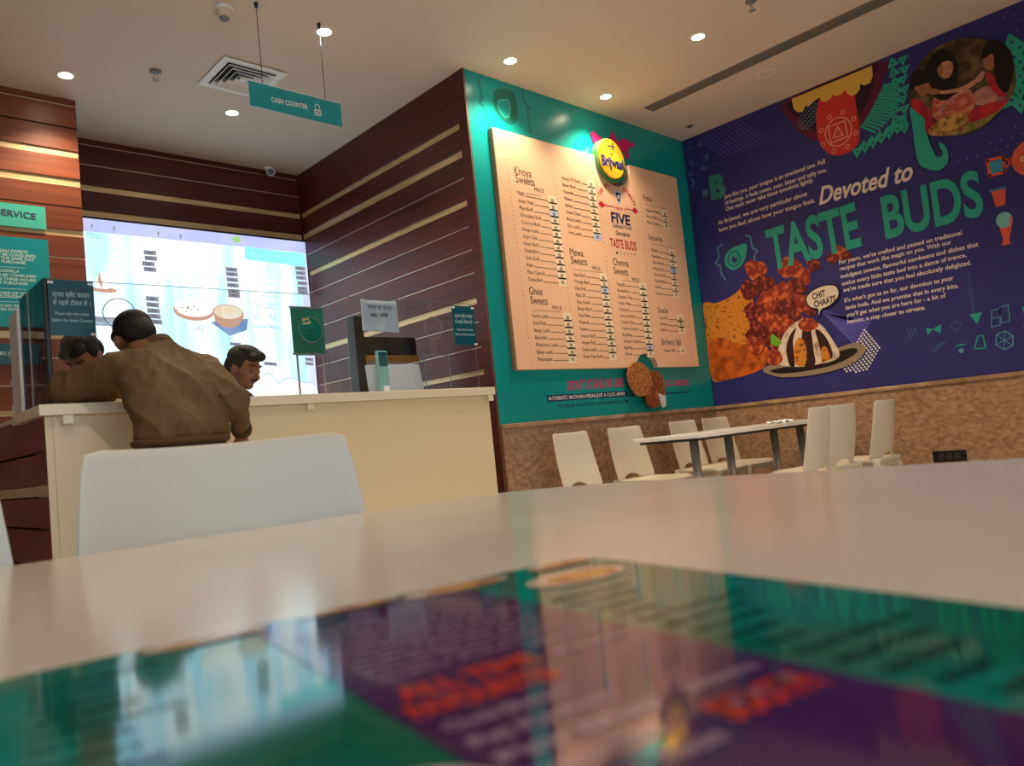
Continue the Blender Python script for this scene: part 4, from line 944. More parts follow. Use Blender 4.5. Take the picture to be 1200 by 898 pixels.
# bracketed drop motif
mline('brace_motif', [(846, 286.5), (841, 290), (843, 302), (838.5, 308), (844, 312), (846, 322), (850.5, 328)], .014, M_MINT_L); mline('brace_motif', [(874, 276), (879, 277), (882, 291), (888, 294), (884, 300), (885, 312), (882, 319)], .014, M_MINT_L)
dr = mshape('drop_motif', smooth_poly(pxpoly(fm_, [(849, 305), (853, 295), (862, 289), (874.5, 286), (874, 300), (869, 311), (860, 316.5), (852, 313)]), 5), M_MINT, .0016)
dc = Q(860.5, 303.5)
mshape('drop_ring', circ(dc[0], dc[1], .062, .07), M_MURAL, .0024, dr); mshape('drop_ring_inner', circ(dc[0], dc[1], .052, .06), M_MINT, .0030, dr); mshape('drop_pupil', circ(dc[0]+.004, dc[1]-.004, .028, .032, n=16), M_MURAL, .0036, dr); mshape('drop_glint', circ(dc[0]+.016, dc[1]+.012, .012, n=10), M_MINT, .0042, dr)
# ornamental initial with dot fade and scattered glyphs near the corner
mtext('B', (833.5, 233.5), (851, 228), 27, mat('faded_mint', rgb(36, 128, 118), .5), .06, 0, 'ornate_initial')
gl = mat('faded_blue_print', rgb(66, 108, 150), .5)
for (u, v, s) in ((818, 168, 'x'), (826, 186, '7'), (850, 172, '*'), (822, 198, '<'), (806, 178, '*'), (808, 192, '%'), (824, 227, 'I'), (809, 214, ')'), (807, 205, '+')):
    mtext(s, (u, v+4), (u+6, v+2), 8, gl, .04, 0, 'glyph_motif')
for k in range(8): mtext('o', (827+3*k, 198-1.1*k), (829+3*k, 197.4-1.1*k), 2.6, gl, .0, 0, 'glyph_motif')
for k in range(11): mline('diagonal_stripe', [(812 + 5*k, 157 - 2*k), (850 + 5*k, 185 - 2*k)], .012, mat('stripe_violet', rgb(72, 64, 146), .5), .0008)
for k in range(8): mline('diagonal_stripe', [(963 + 4*k, 364 + 6*k*.2), (1006 + 2*k, 407 - 4.6*k)], .02, mat('stripe_blue', rgb(84, 82, 178), .5), .0008)
# half-tone dots beside the plate
mb = MB()
for i in range(13):
    for j in range(9):
        u = 988 + 2.1*i + 2.4*j*.9; v = 430 - 3.6*i + 2.6*j
        if v < 436: mb.flat(circ(*Q(u, v), .0085, n=6), fm_, .0015)
o = mb.build('halftone_dots', M_WHITE, t); o['kind'] = 'stuff'
mb = MB()
for i in range(26):
    for j in range(16):
        a = -1.85 + .062*i + (.031 if j % 2 else 0); b = 2.45 + .058*j
        if ((a - pc[0])**2 + (b - pc[1])**2) > .2 : mb.flat(circ(a, b, .008, n=5), fm_, .0008)
o = mb.build('dot_pattern', mat('violet_dots', rgb(92, 84, 168), .5), t); o['kind'] = 'stuff'
# food collage: printed fried snacks, crisp and a dressed sweet on a plate
M_F_RED = mat('food_chilli', rgb(140, 44, 28), .5, .35, noise=(rgb(222, 112, 60), (20, 20, 20), .48, .66, 5)); M_F_RED2 = mat('food_chilli_dark', rgb(92, 26, 22), .5, .35, noise=(rgb(196, 84, 50), (26, 26, 26), .5, .68, 5))
M_F_CRISP = mat('food_crisp', rgb(214, 134, 44), .5, .35, noise=(rgb(120, 64, 18), (34, 34, 34), .56, .66, 3)); M_F_ORANGE = mat('food_orange', rgb(214, 100, 26), .5, .35, noise=(rgb(120, 52, 14), (10, 10, 10), .42, .66, 4))
M_F_WHITE = mat('food_curd', rgb(226, 208, 186), .5, .35, noise=(rgb(170, 140, 112), (16, 16, 16), .5, .7, 3)); M_F_DARK = mat('food_chutney', rgb(52, 20, 16), .5, .35); M_F_GREEN = mat('food_leaf', rgb(110, 170, 50), .5, .35); M_F_PLATE = mat('food_plate', rgb(150, 132, 108), .4, .4); M_F_SHADOW = mat('food_plate_well', rgb(30, 22, 22), .4, .4)
food = mshape('food_collage', smooth_poly(pxpoly(fm_, [(824.5, 355), (838, 355.5), (852, 350), (864, 342), (874, 332), (880, 340), (884, 370), (880, 420), (872, 436), (850, 445), (835.5, 446), (830, 420), (826, 380)]), 4), M_F_CRISP, .0012)
def fd(name, pts, m, c): return mshape(name, smooth_poly(pxpoly(fm_, pts), 4), m, c, food)
fd('orange_snack', [(831, 402), (846, 396), (866, 404), (884, 402), (900, 408), (898, 428), (880, 438), (858, 444), (838, 446), (833, 430)], M_F_ORANGE, .0016)
fd('orange_snack', [(838, 424), (852, 418), (866, 426), (862, 440), (846, 445), (838, 440)], M_F_ORANGE, .0019)
for u, v, r, k in ((886, 316, 13, 0), (898, 334, 13, 1), (880, 340, 12, 1), (926, 314, 13, 0), (940, 324, 11, 0), (954, 310, 8, 1), (932, 338, 12, 1), (916, 344, 13, 0), (900, 356, 15, 0), (886, 366, 13, 1), (920, 362, 13, 1), (938, 354, 11, 0), (904, 378, 14, 0), (888, 390, 13, 1), (922, 384, 13, 0), (908, 398, 12, 1), (886, 404, 11, 0), (984, 296, 9, 0), (976, 303, 7, 1), (992, 300, 6, 1), (930, 374, 12, 1), (948, 362, 9, 1)):
    pts = [(u + r*(1+.18*math.sin(3*i + u))*math.cos(2*PI*i/9), v + r*(.92+.2*math.cos(2*i + v))*math.sin(2*PI*i/9)) for i in range(9)]
    fd('fried_piece', pts, M_F_RED2 if k else M_F_RED, .0020 + .00006*(v - 290))
fd('plate', [(895, 435), (903, 428), (930, 424), (965, 415), (990, 405), (1005, 402), (1015, 408), (1008, 420), (985, 432), (950, 440), (915, 442)], M_F_PLATE, .0092)
fd('plate_well', [(904, 434), (930, 428), (970, 416), (1000, 408), (1004, 414), (980, 427), (945, 435), (915, 438)], M_F_SHADOW, .0096)
fd('sweet_body', [(912, 426), (914, 405), (922, 388), (936, 376), (948, 374), (964, 382), (976, 398), (984, 412), (981, 421), (960, 427), (936, 430)], M_F_WHITE, .0100)
for pts in ([(926, 428), (922, 410), (926, 394), (934, 384), (930, 400), (932, 428)], [(944, 430), (940, 406), (942, 384), (950, 384), (954, 410), (956, 427)], [(966, 422), (960, 402), (956, 386), (966, 392), (974, 406), (976, 419)]): fd('chutney_streak', pts, M_F_DARK, .0105)
fd('golden_flesh', [(934, 427), (931, 410), (936, 396), (943, 400), (946, 414), (944, 428)], M_F_CRISP, .0110); fd('golden_flesh', [(964, 424), (963, 410), (968, 406), (972, 414), (973, 421)], M_F_CRISP, .0110)
fd('sprinkled_top', [(936, 380), (944, 373), (954, 374), (960, 382), (950, 388), (940, 387)], M_F_RED, .0112)
fd('garnish_leaf', [(904, 402), (905, 392), (912, 396), (917, 402), (910, 406)], M_F_GREEN, .0112)
fd('pomegranate', [(900, 420), (904, 410), (914, 412), (918, 422), (910, 428), (902, 427)], M_F_RED, .0112)
# speech bubble
sb_ = mshape('speech_bubble_outline', smooth_poly(pxpoly(fm_, [(944.5, 350), (952, 340), (966, 334), (980, 334), (985, 343), (982, 352), (972, 360), (964, 364), (959.5, 374), (958.5, 363), (949, 361)]), 4), M_INK, .0118)
mshape('bubble_fill', smooth_poly(pxpoly(fm_, [(946, 350), (953, 341.5), (966, 335.5), (979, 335.5), (983.3, 343), (980.5, 351), (971, 358.8), (963, 362.6), (960, 370), (959.6, 362), (950, 359.6)]), 4), mat('bubble_cream', rgb(226, 208, 184), .5), .0124, sb_)
mtext('CHIT', (953.5, 351.5), (969, 346.5), 7.5, M_INK, .03, .1, 'bubble_lettering', .013); mtext('CHAATS', (955.5, 360.5), (981, 353), 7.5, M_INK, .03, .1, 'bubble_lettering', .013)
# drinks, disc and small ornaments
M_OR = mat('coral_print', rgb(214, 82, 58), .5); M_CY = mat('cyan_print', rgb(44, 142, 176), .5)
cup = mline('cup_outline', [(1157, 188), (1176, 184), (1177, 202), (1160, 206)], .02, M_OR, .002, True); mp('cup_fill', [[(1159, 190), (1174.5, 186.5), (1175.5, 200.5), (1161.5, 204)]], M_CY, .0026, cup); mline('cup_handle', [(1176, 188), (1183, 186), (1183, 193), (1177, 198)], .016, M_OR, .002, False, True, cup)
g1 = mp('glass_drink', [[(1161, 222), (1179, 218), (1178, 240), (1167, 243)]], M_OR, .0016); mline('glass_rim', [(1160, 224), (1178, 219.5)], .02, gl, .0024, False, True, g1)
g2 = mp('ice_cream_glass', [[(1170, 262), (1187, 258), (1183, 280), (1184, 286), (1174, 288), (1176, 281)]], M_OR, .0016); mshape('ice_cream', circ(*Q(1177, 258), .05, .055, 14), mat('cream_blue', rgb(110, 180, 176), .5), .0024, g2); mline('straw', [(1184, 262), (1185, 254)], .012, M_OR, .0026, False, True, g2)
dsc = mshape('orange_disc', circ(*Q(1211, 184), .125, n=28), M_OR, .0016); mtext('this', (1196, 190), (1214, 186), 8.5, mat('cream_ink2', rgb(236, 206, 150), .5), .02, .2, 'disc_lettering')
mtext('o0cOSOu', (1143, 368), (1137, 321), 3.6, gl, .0, 0, 'vertical_ornament')
mp('arrow_head', [[(1136, 368.5), (1151, 366), (1145, 380)]], M_MINT)
mp('bow_motif', [[(1085, 384), (1093, 386), (1087, 393.5)], [(1093, 386), (1103, 380), (1102.5, 391)]], M_MINT, .0016)
mline('hexagon_motif', [(1168, 392), (1178, 388), (1187, 394), (1187, 405), (1177, 410), (1167, 404)], .008, M_MINT_L, .0016, True)
for p in ((1168, 392), (1178, 388), (1187, 394), (1187, 405), (1177, 410), (1167, 404)): mline('hexagon_spoke', [(1177, 399), p], .006, M_MINT_L)
for u, v in ((1162, 364), (1172, 360), (1162, 374), (1173, 369)): mline('square_motif', [(u, v), (u+10, v-2.5), (u+10, v+7), (u, v+9.5)], .007, M_MINT_L, .0016, True)
for k in range(3): mline('hatch_motif', [(1093+4*k, 413 - 3*k), (1101+4*k, 402 - k)], .006, gl); mline('hatch_motif', [(1063+4*k, 386-k), (1067+4*k, 396-2*k)], .006, gl)
mp('lens_motif', [[(1119, 407), (1125, 403), (1134, 404), (1126, 405.5)]], M_MINT, .0016); mshape('lens_dot', circ(*Q(1126.5, 411), .018, n=10), M_MINT_L, .0016)
mline('easel_motif', [(1142, 409), (1146, 394), (1152, 393), (1155, 408), (1142, 409)], .009, M_MINT, .0016); mline('star_motif', [(1113, 382), (1120, 376), (1127, 380), (1120, 388)], .005, gl, .0016, True)
for u, v in ((1191, 372), (1193, 395)): mp('corner_motif', [[(u+6, v-12), (u+14, v-14), (u+12, v+4)]], M_MINT, .0016)
# ---- black socket plate low on the marble under the mural
f7 = facing_x(XB-.02)
q = [f7.px(p) for p in ((1093, 529), (1132, 527), (1133, 541), (1094, 542))]
t = thing('socket_plate', 'black electrical socket plate low on the marble wall below the mural', 'socket', f7((q[0][0]+q[1][0])/2, q[2][1]))
MB().prism([(q[0][0], q[2][1]), (q[1][0], q[2][1]), (q[1][0], q[0][1]), (q[0][0], q[0][1])], f7, .0, .012).build('plate', M_BLACK, t, .003)
w = (q[1][0]-q[0][0]); h = q[0][1]-q[2][1]
for k in range(3):
    a = q[0][0] + w*(.26 + .24*k); b = q[2][1] + h*.5
    MB().prism(rrect(a-.019, b-.022, a+.019, b+.022, .004), f7, .012, .015).build('module', mat('dark_grey_plastic', rgb(52, 52, 54), .4), t)
# ================================================================== FURNITURE
def chair_parts(t, m):
    """cream moulded shell chair; local space, seat facing -Y, origin on the floor"""
    NU, NV = 18, 16; th = .011
    def back(u, v, side):
        z = .455 + (.82-.455)*v
        wdt = .205 - .025*v + .006*math.sin(PI*v)
        r_ = .93 + .07*min(1, 8*(1-v)) if abs(u) > .8 else 1
        x = u*wdt*(1 - .012*max(0, v-.93)/.07)
        y = .185 + .055*v**1.3 - .045*u*u*(1-.35*v) + .010*math.sin(PI*v)
        n = Vector((2*.045*u/.2, -1, .12)).normalized()
        z -= .006*max(0, abs(u)-.9)/.1*max(0, v-.9)/.1 - .004*u*u*v
        p = Vector((x, y, z)); return p + n*(th/2*side)
    def arch(u): return 0.09*math.sqrt(max(0, 1-(u/.42)**2)) if abs(u) < .42 else 0.0
    mb = MB(); g = {}
    vs_ = []; fs = []
    for sd in (1, -1):
        for i in range(NU+1):
            u = -1 + 2*i/NU; v0 = arch(u)
            for j in range(NV+1):
                g[sd, i, j] = len(vs_); vs_.append(back(u, v0 + (1-v0)*j/NV, sd))
    for i in range(NU):
        for j in range(NV):
            fs.append((g[1,i,j], g[1,i+1,j], g[1,i+1,j+1], g[1,i,j+1])); fs.append((g[-1,i,j], g[-1,i,j+1], g[-1,i+1,j+1], g[-1,i+1,j]))
        for j in (0, NV): fs.append((g[1,i,j], g[-1,i,j], g[-1,i+1,j], g[1,i+1,j]))
    for j in range(NV):
        for i in (0, NU): fs.append((g[1,i,j], g[1,i,j+1], g[-1,i,j+1], g[-1,i,j]))
    mb.add(vs_, fs, True); o = local_child(mb.build('backrest', m, None, .003, 2), t)
    # seat: dished slab with a rolled front
    mb = MB(); vs_ = []; fs = []; NX, NY = 14, 14; g = {}
    for sd in (0, 1):
        for i in range(NX+1):
            for j in range(NY+1):
                a = -1 + 2*i/NX; b = j/NY
                x = a*(.195 + .012*b); y = .20 - .40*b
                z = .455 - .012*(1-a*a)*math.sin(PI*b) - .022*max(0, b-.82)/.18*max(0, b-.82)/.18 - (.026 if sd else 0)
                g[sd, i, j] = len(vs_); vs_.append((x, y, z))
    for i in range(NX):
        for j in range(NY):
            fs.append((g[0,i,j], g[0,i,j+1], g[0,i+1,j+1], g[0,i+1,j])); fs.append((g[1,i,j], g[1,i+1,j], g[1,i+1,j+1], g[1,i,j+1]))
        for j in (0, NY): fs.append((g[0,i,j], g[0,i+1,j], g[1,i+1,j], g[1,i,j]))
    for j in range(NY):
        for i in (0, NX): fs.append((g[0,i,j], g[1,i,j], g[1,i,j+1], g[0,i,j+1]))
    mb.add(vs_, fs, True); local_child(mb.build('seat', m, None, .004, 2), t)
    # apron between the legs
    ap = MB().box((-.16, .168, .39), (.16, .182, .43)).box((-.17, -.182, .395), (.17, -.168, .43))
    for s in (-1, 1): 
        side = MB().box((s*.178-.007, -.16, .392), (s*.178+.007, .16, .43)); local_child(side.build('apron', m, None, .003), t)
    for y0 in (.168, -.182): local_child(MB().box((-.165, y0, .392), (.165, y0+.014, .43)).build('apron', m, None, .003), t)
    for sx in (-1, 1):
        for sy in (-1, 1):
            top = Vector((sx*.178, sy*.172, .44)); bot = Vector((sx*.205, sy*.205 if sy < 0 else .235, 0))
            q = MB(); v8 = []
            for p, r in ((bot, .013), (top, .022)):
                for dx, dy in ((-1, -1), (1, -1), (1, 1), (-1, 1)): v8.append(p + Vector((dx*r, dy*r, 0)))
            q.add(v8, [(3,2,1,0), (4,5,6,7), (0,1,5,4), (1,2,6,5), (2,3,7,6), (3,0,4,7)])
            local_child(q.build('leg', m, None, .005, 2), t)
proto = thing('dining_chair', 'x', 'chair', (0, 0, 0), 0, 'cream shell dining chairs')
chair_parts(proto, M_PLASTIC)
# x, y of the chair centre, turn (0 = seat faces the camera side, pi = seat faces the teal wall), scale, label
BK = .215
chairs = [(3.84, 3.50-BK, .06, 1.0, 'cream plastic chair against the teal wall, first from the counter'),
          (4.40, 3.50-BK, -.02, 1.0, 'cream plastic chair against the teal wall, second from the counter'),
          (5.14, 3.50-BK, .03, 1.0, 'cream plastic chair against the teal wall, third from the counter'),
          (5.60, 3.50-BK, -.02, 1.0, 'cream plastic chair against the teal wall, last one beside the corner with the mural'),
          (4.28, 1.99+BK, PI+.13, 1.0, 'cream plastic chair with its back to the camera, end of the row nearest the counter'),
          (4.73, 2.05+BK, PI-.08, 1.0, 'cream plastic chair between two others with their backs to the camera'),
          (5.22, 1.98+BK, PI+.04, 1.0, 'cream plastic chair standing alone before the marble wall under the mural'),
          (.480, 1.15-BK*1.046, -.045, 1.046, 'cream plastic chair pushed against the near table, in front of the leaning man'),
          (-.004, 1.15-BK*1.06, .0, 1.06, 'cream plastic chair at the end of the near table, mostly cut off')]
for i, (x, y, rz, sc, lab) in enumerate(chairs):
    c = proto if i == 0 else copy_tree(proto)
    c.location = (x, y, 0); c.rotation_euler = (0, 0, rz); c.scale = (sc*(1.04 if i == 7 else 1), sc, sc); c['label'] = lab
def far_table(x0, x1, label):
    y0, y1, zt = 2.53, 3.05, .735; xm = (x0+x1)/2
    t = thing('dining_table', label, 'table', (xm, (y0+y1)/2, 0), 0, 'twin column dining tables')
    MB().prism(rrect(x0+.003, y0, x1-.003, y1, .03), lambda a, b, c: Vector((a, b, c)), zt-.024, zt).build('tabletop', M_TABLE_F, t, .003)
    MB().prism(rrect(x0+.03, y0+.03, x1-.03, y1-.03, .03), lambda a, b, c: Vector((a, b, c)), zt-.040, zt-.024).build('sub_top', M_EDGE, t)
    for x in (xm-.205, xm+.205):
        l = MB().cyl((x, 2.79, .03), (x, 2.79, zt-.040), .028, n=20).build('leg', M_CHROME, t)
        MB().box((x-.04, 2.79-.22, 0), (x+.04, 2.79+.22, .03)).build('foot', M_CHROME, l, .004)
    MB().box((xm-.205, 2.775, .30), (xm+.205, 2.805, .33)).build('cross_bar', M_CHROME, t)
far_table(3.90, 4.92, 'pale far table with steel column legs, the one closer to the counter')
far_table(4.93, 5.95, 'pale far table with steel column legs, the one closer to the mural wall')
# crumpled tissue on the far table
t = thing('tissue', 'crumpled pale paper tissue lying on the far table', 'tissue', (5.02, 2.62, .735))
vs_ = []; fs = []; n_ = 9
for i in range(n_):
    for j in range(5):
        vs_.append((-.10 + .2*i/(n_-1), -.05 + .1*j/4, .008 + .014*random.random() + .008*math.sin(i*1.7)))
for i in range(n_-1):
    for j in range(4): a = i*5+j; fs.append((a, a+5, a+6, a+1))
tm = MB().add(vs_, fs, False); o = local_child(tm.build('sheet', M_PAPER), t); s_ = o.modifiers.new('thick', 'SOLIDIFY'); s_.thickness = .002
local_child(MB().prism([(-.03, -.012), (.02, -.016), (.03, .012), (-.02, .016)], lambda a, b, c: Vector((a+.13, b, c)), .001, .006).build('folded_corner', M_PAPER), t)
# near table
ZT = .735
tp = [(-.42, 1.065), (-.1, 1.062), (.183, 1.046), (.363, 1.018), (.60, .985), (.79, .953), (.85, .93), (.89, .893), (.912, .855), (.94, .775), (.972, .672), (1.005, .54), (1.036, .409), (1.07, .257), (1.08, .10), (1.075, -.05), (1.06, -.14), (1.02, -.18), (.9, -.19), (-.42, -.19), (-.5, -.15), (-.53, -.06), (-.53, .95), (-.5, 1.03)]
t = thing('near_table', 'large pale glossy table with rounded corner filling the foreground', 'table', (.3, .4, 0))
ident = lambda a, b, c: Vector((a, b, c))
MB().prism(tp, ident, ZT-.028, ZT).build('tabletop', M_TABLE, t, .003)
cxm = sum(p[0] for p in tp)/len(tp); cym = sum(p[1] for p in tp)/len(tp)
MB().prism([(cxm+(a-cxm)*.92, cym+(b-cym)*.92) for a, b in tp], ident, ZT-.045, ZT-.028).build('sub_top', M_EDGE, t)
for x in (-.2, .75):
    l = MB().cyl((x, .42, .03), (x, .42, ZT-.045), .032, n=20).build('leg', M_CHROME, t); MB().box((x-.05, .42-.3, 0), (x+.05, .42+.3, .03)).build('foot', M_CHROME, l, .004)
# glossy printed menu on the near table
an = math.radians(-11); fst = frame((.06, .425, ZT+.0004), (math.cos(an), math.sin(an), 0), (-math.sin(an), math.cos(an), 0))   # a to the right, b = away from the camera
t = thing('table_menu', 'glossy teal and purple printed menu lying on the near table', 'menu', fst(.17, -.2, 0))
M_S_TEAL = mat('sticker_teal', rgb(10, 122, 112), .07, .6, noise=(rgb(8, 104, 84), (9, 9, 9), .4, .6, 2)); M_S_PUR = mat('sticker_purple', rgb(70, 36, 88), .07, .6); M_S_TXT = mat('sticker_text', rgb(168, 140, 160), .1, .5); M_S_RED = mat('sticker_red', rgb(198, 60, 44), .1, .5); M_S_DK = mat('sticker_dark_text', rgb(10, 58, 54), .1, .5); M_S_PLATE = mat('sticker_plate', rgb(216, 196, 178), .1, .5); M_S_FOOD = mat('sticker_food', rgb(170, 90, 56), .1, .5, noise=(rgb(214, 160, 70), (60, 60, 60), .4, .6, 3))
MB().prism(rrect(0, -.46, .34, 0, .02), fst, 0, .0006).build('sheet', M_S_TEAL, t)
def sp(name, poly, m, c, parent=None):
    mb = MB(); mb.flat(poly, fst, c); return mb.build(name, m, parent or t)
sp('purple_panel', [(.117, -.455), (.236, -.455), (.236, -.012), (.117, -.012)], M_S_PUR, .0009)
def stext(s, a0, a1, b, h, m, c=.0012, bold=.02):
    mb = MB(); put_text(mb, fst, s, a0, b, a1, b, h, c, bold); mb.build('lettering', m, t)
stext('ALL TIME', .126, .184, -.180, .014, M_S_RED, bold=.05); stext('FAVOURITES', .122, .178, -.200, .014, M_S_RED, bold=.05)
for k, s in enumerate(('Chole Bhature', 'Raj Kachori', 'Pav Bhaji', 'Samosa Chaat', 'Aloo Tikki')): stext(s, .124, .124 + .045 + .006*(k % 3), -.217 - .0155*k, .0075, M_S_TXT, bold=.03)
for k in range(12): stext(('Dahi Bhalla and Papdi', 'Paneer Tikka and Roti', 'Stuffed Kulcha Special')[k % 3], .128, .215 + .006*(k % 3), -.052 - .0092*k, .0042, M_S_TXT)
for k, s in enumerate(('Veg Thali', 'Mini Thali', 'Lassi', 'Jaljeera', 'Badam Milk')): stext(s, .192, .226, -.145 - .017*k - (.05 if k > 2 else 0), .006, M_S_TXT, bold=.03)
stext('SOUTH', .185, .226, -.272, .016, M_S_RED, bold=.05)
for k in range(15): stext(('Masala Dosa', 'Idli Sambar', 'Uttapam', 'Vada', 'Rava Dosa Special')[k % 5], .246, .246 + (.05, .044, .03, .024, .066)[k % 5], -.10 - .0165*k, .0065, M_S_DK, bold=.03)
for k in range(8): stext(('Gulab Jamun', 'Kulfi', 'Rabri', 'Jalebi')[k % 4], .02, .02 + (.05, .03, .03, .035)[k % 4], -.04 - .018*k, .006, M_S_DK, bold=.03)
def dish(a, b, ra, rb):
    o = sp('dish_picture', circ(a, b, ra, rb), M_S_PLATE, .0013); sp('dish_food', circ(a+.003, b-.002, ra*.74, rb*.66), M_S_FOOD, .0016, o)
dish(.291, -.058, .033, .02); dish(.095, -.012, .03, .010); dish(.235, -.016, .034, .013); dish(.092, -.262, .03, .03); dish(.31, -.014, .024, .010); dish(.17, -.009, .03, .007)
# ================================================================== PEOPLE
M_SKIN = mat('skin', rgb(150, 98, 72), .5, .35, noise=(rgb(134, 84, 62), (22, 22, 22), .4, .6, 3)); M_HAIR = mat('black_hair', rgb(20, 17, 17), .62, .25, bump=((120, 120, 60), .9, .006))
M_JACKET = mat('olive_brown_cloth', rgb(110, 86, 56), .75, .25, noise=(rgb(96, 74, 48), (5, 5, 5), .35, .65, 3), bump=((7, 7, 3.2), .55, .03)); M_JACKET_R = mat('olive_ribbing', rgb(92, 68, 42), .8, .2, bump=((160, 160, 20), .5, .004))
M_TROUSER = mat('dark_brown_trousers', rgb(66, 52, 40), .8, .2); M_SHOE = mat('black_leather', rgb(26, 22, 20), .35, .5); M_NAVY = mat('navy_cloth', rgb(26, 30, 46), .7, .3, bump=((8, 8, 4), .4, .02)); M_LID = mat('eyelid_skin', rgb(122, 76, 56), .5); M_IRIS = mat('dark_iris', rgb(24, 16, 12), .2); M_LIP = mat('lip', rgb(128, 70, 60), .5)
def head_matrix(c, f, up):
    f = Vector(f).normalized(); r = f.cross(Vector(up)).normalized(); u = r.cross(f)
    return Matrix.Translation(c) @ Matrix((r, f, u)).transposed().to_4x4()
def tp_(M, prims):
    """move local head / hand blobs into world space"""
    R = M.to_3x3(); out = []
    for p in prims:
        if p[0] == 'c': out.append(('c', [(M @ Vector(a), r) for a, r in p[1]]))
        else: out.append(('e', M @ Vector(p[1]), p[2], R @ (p[3] if len(p) > 3 else Matrix.Identity(3))))
    return out
HEAD = [('e', (0, -.012, .030), (.074, .094, .086)), ('e', (0, .034, -.025), (.058, .058, .080)), ('e', (0, .058, -.088), (.032, .028, .026)), ('e', (0, .02, -.07), (.054, .052, .04)),
        ('c', [((0, .088, .012), .009), ((0, .104, -.018), .011), ((0, .112, -.032), .013)]), ('e', (-.012, .100, -.034), (.010, .010, .009)), ('e', (.012, .100, -.034), (.010, .010, .009)),
        ('c', [((-.042, .068, .026), .011), ((-.015, .084, .026), .011), ((.015, .084, .026), .011), ((.042, .068, .026), .011)]),
        ('c', [((-.020, .082, -.060), .008), ((0, .091, -.059), .009), ((.020, .082, -.060), .008)]), ('e', (-.040, .058, -.026), (.022, .02, .02)), ('e', (.040, .058, -.026), (.022, .02, .02)),
        ('e', (-.077, -.006, -.014), (.011, .022, .033)), ('e', (.077, -.006, -.014), (.011, .022, .033)), ('c', [((0, -.02, -.06), .052), ((0, -.045, -.14), .050)])]
HAIR = [('e', (0, -.026, .050), (.083, .092, .076)), ('e', (0, -.062, -.004), (.076, .054, .078)), ('e', (-.012, .052, .086), (.060, .050, .034)), ('e', (.03, .062, .076), (.034, .036, .026)), ('e', (-.066, -.006, .028), (.018, .040, .040)), ('e', (.066, -.006, .028), (.018, .040, .040)), ('e', (0, .0, .10), (.066, .07, .034))]
def hand_prims(w, d, pn, thumb):
    """w wrist, d finger direction, pn palm-facing direction, thumb = side vector"""
    w = Vector(w); d = Vector(d).normalized(); pn = Vector(pn); pn = (pn - d*pn.dot(d)).normalized(); s = Vector(thumb); s = (s - d*s.dot(d) - pn*s.dot(pn)).normalized()
    P_ = [('c', [(w, .024), (w + d*.03, .026)])]
    for k, off in enumerate((-.030, -.010, .010, .030)): P_.append(('c', [(w + d*.02 + s*off*.6, .015), (w + d*.088 + s*off, .0125)]))
    for off, L in ((-.031, .060), (-.0105, .074), (.0105, .080), (.031, .072)):
        b = w + d*.092 + s*off
        P_.append(('c', [(b, .0098), (b + d*L*.45 + pn*.006, .0092), (b + d*L*.76 + pn*.020, .0086), (b + d*L*.95 + pn*.034, .0076)]))
    b = w + d*.030 + s*.024
    P_.append(('c', [(b, .014), (b + d*.028 + s*.026 + pn*.010, .0115), (b + d*.058 + s*.034 + pn*.022, .0092)]))
    return P_
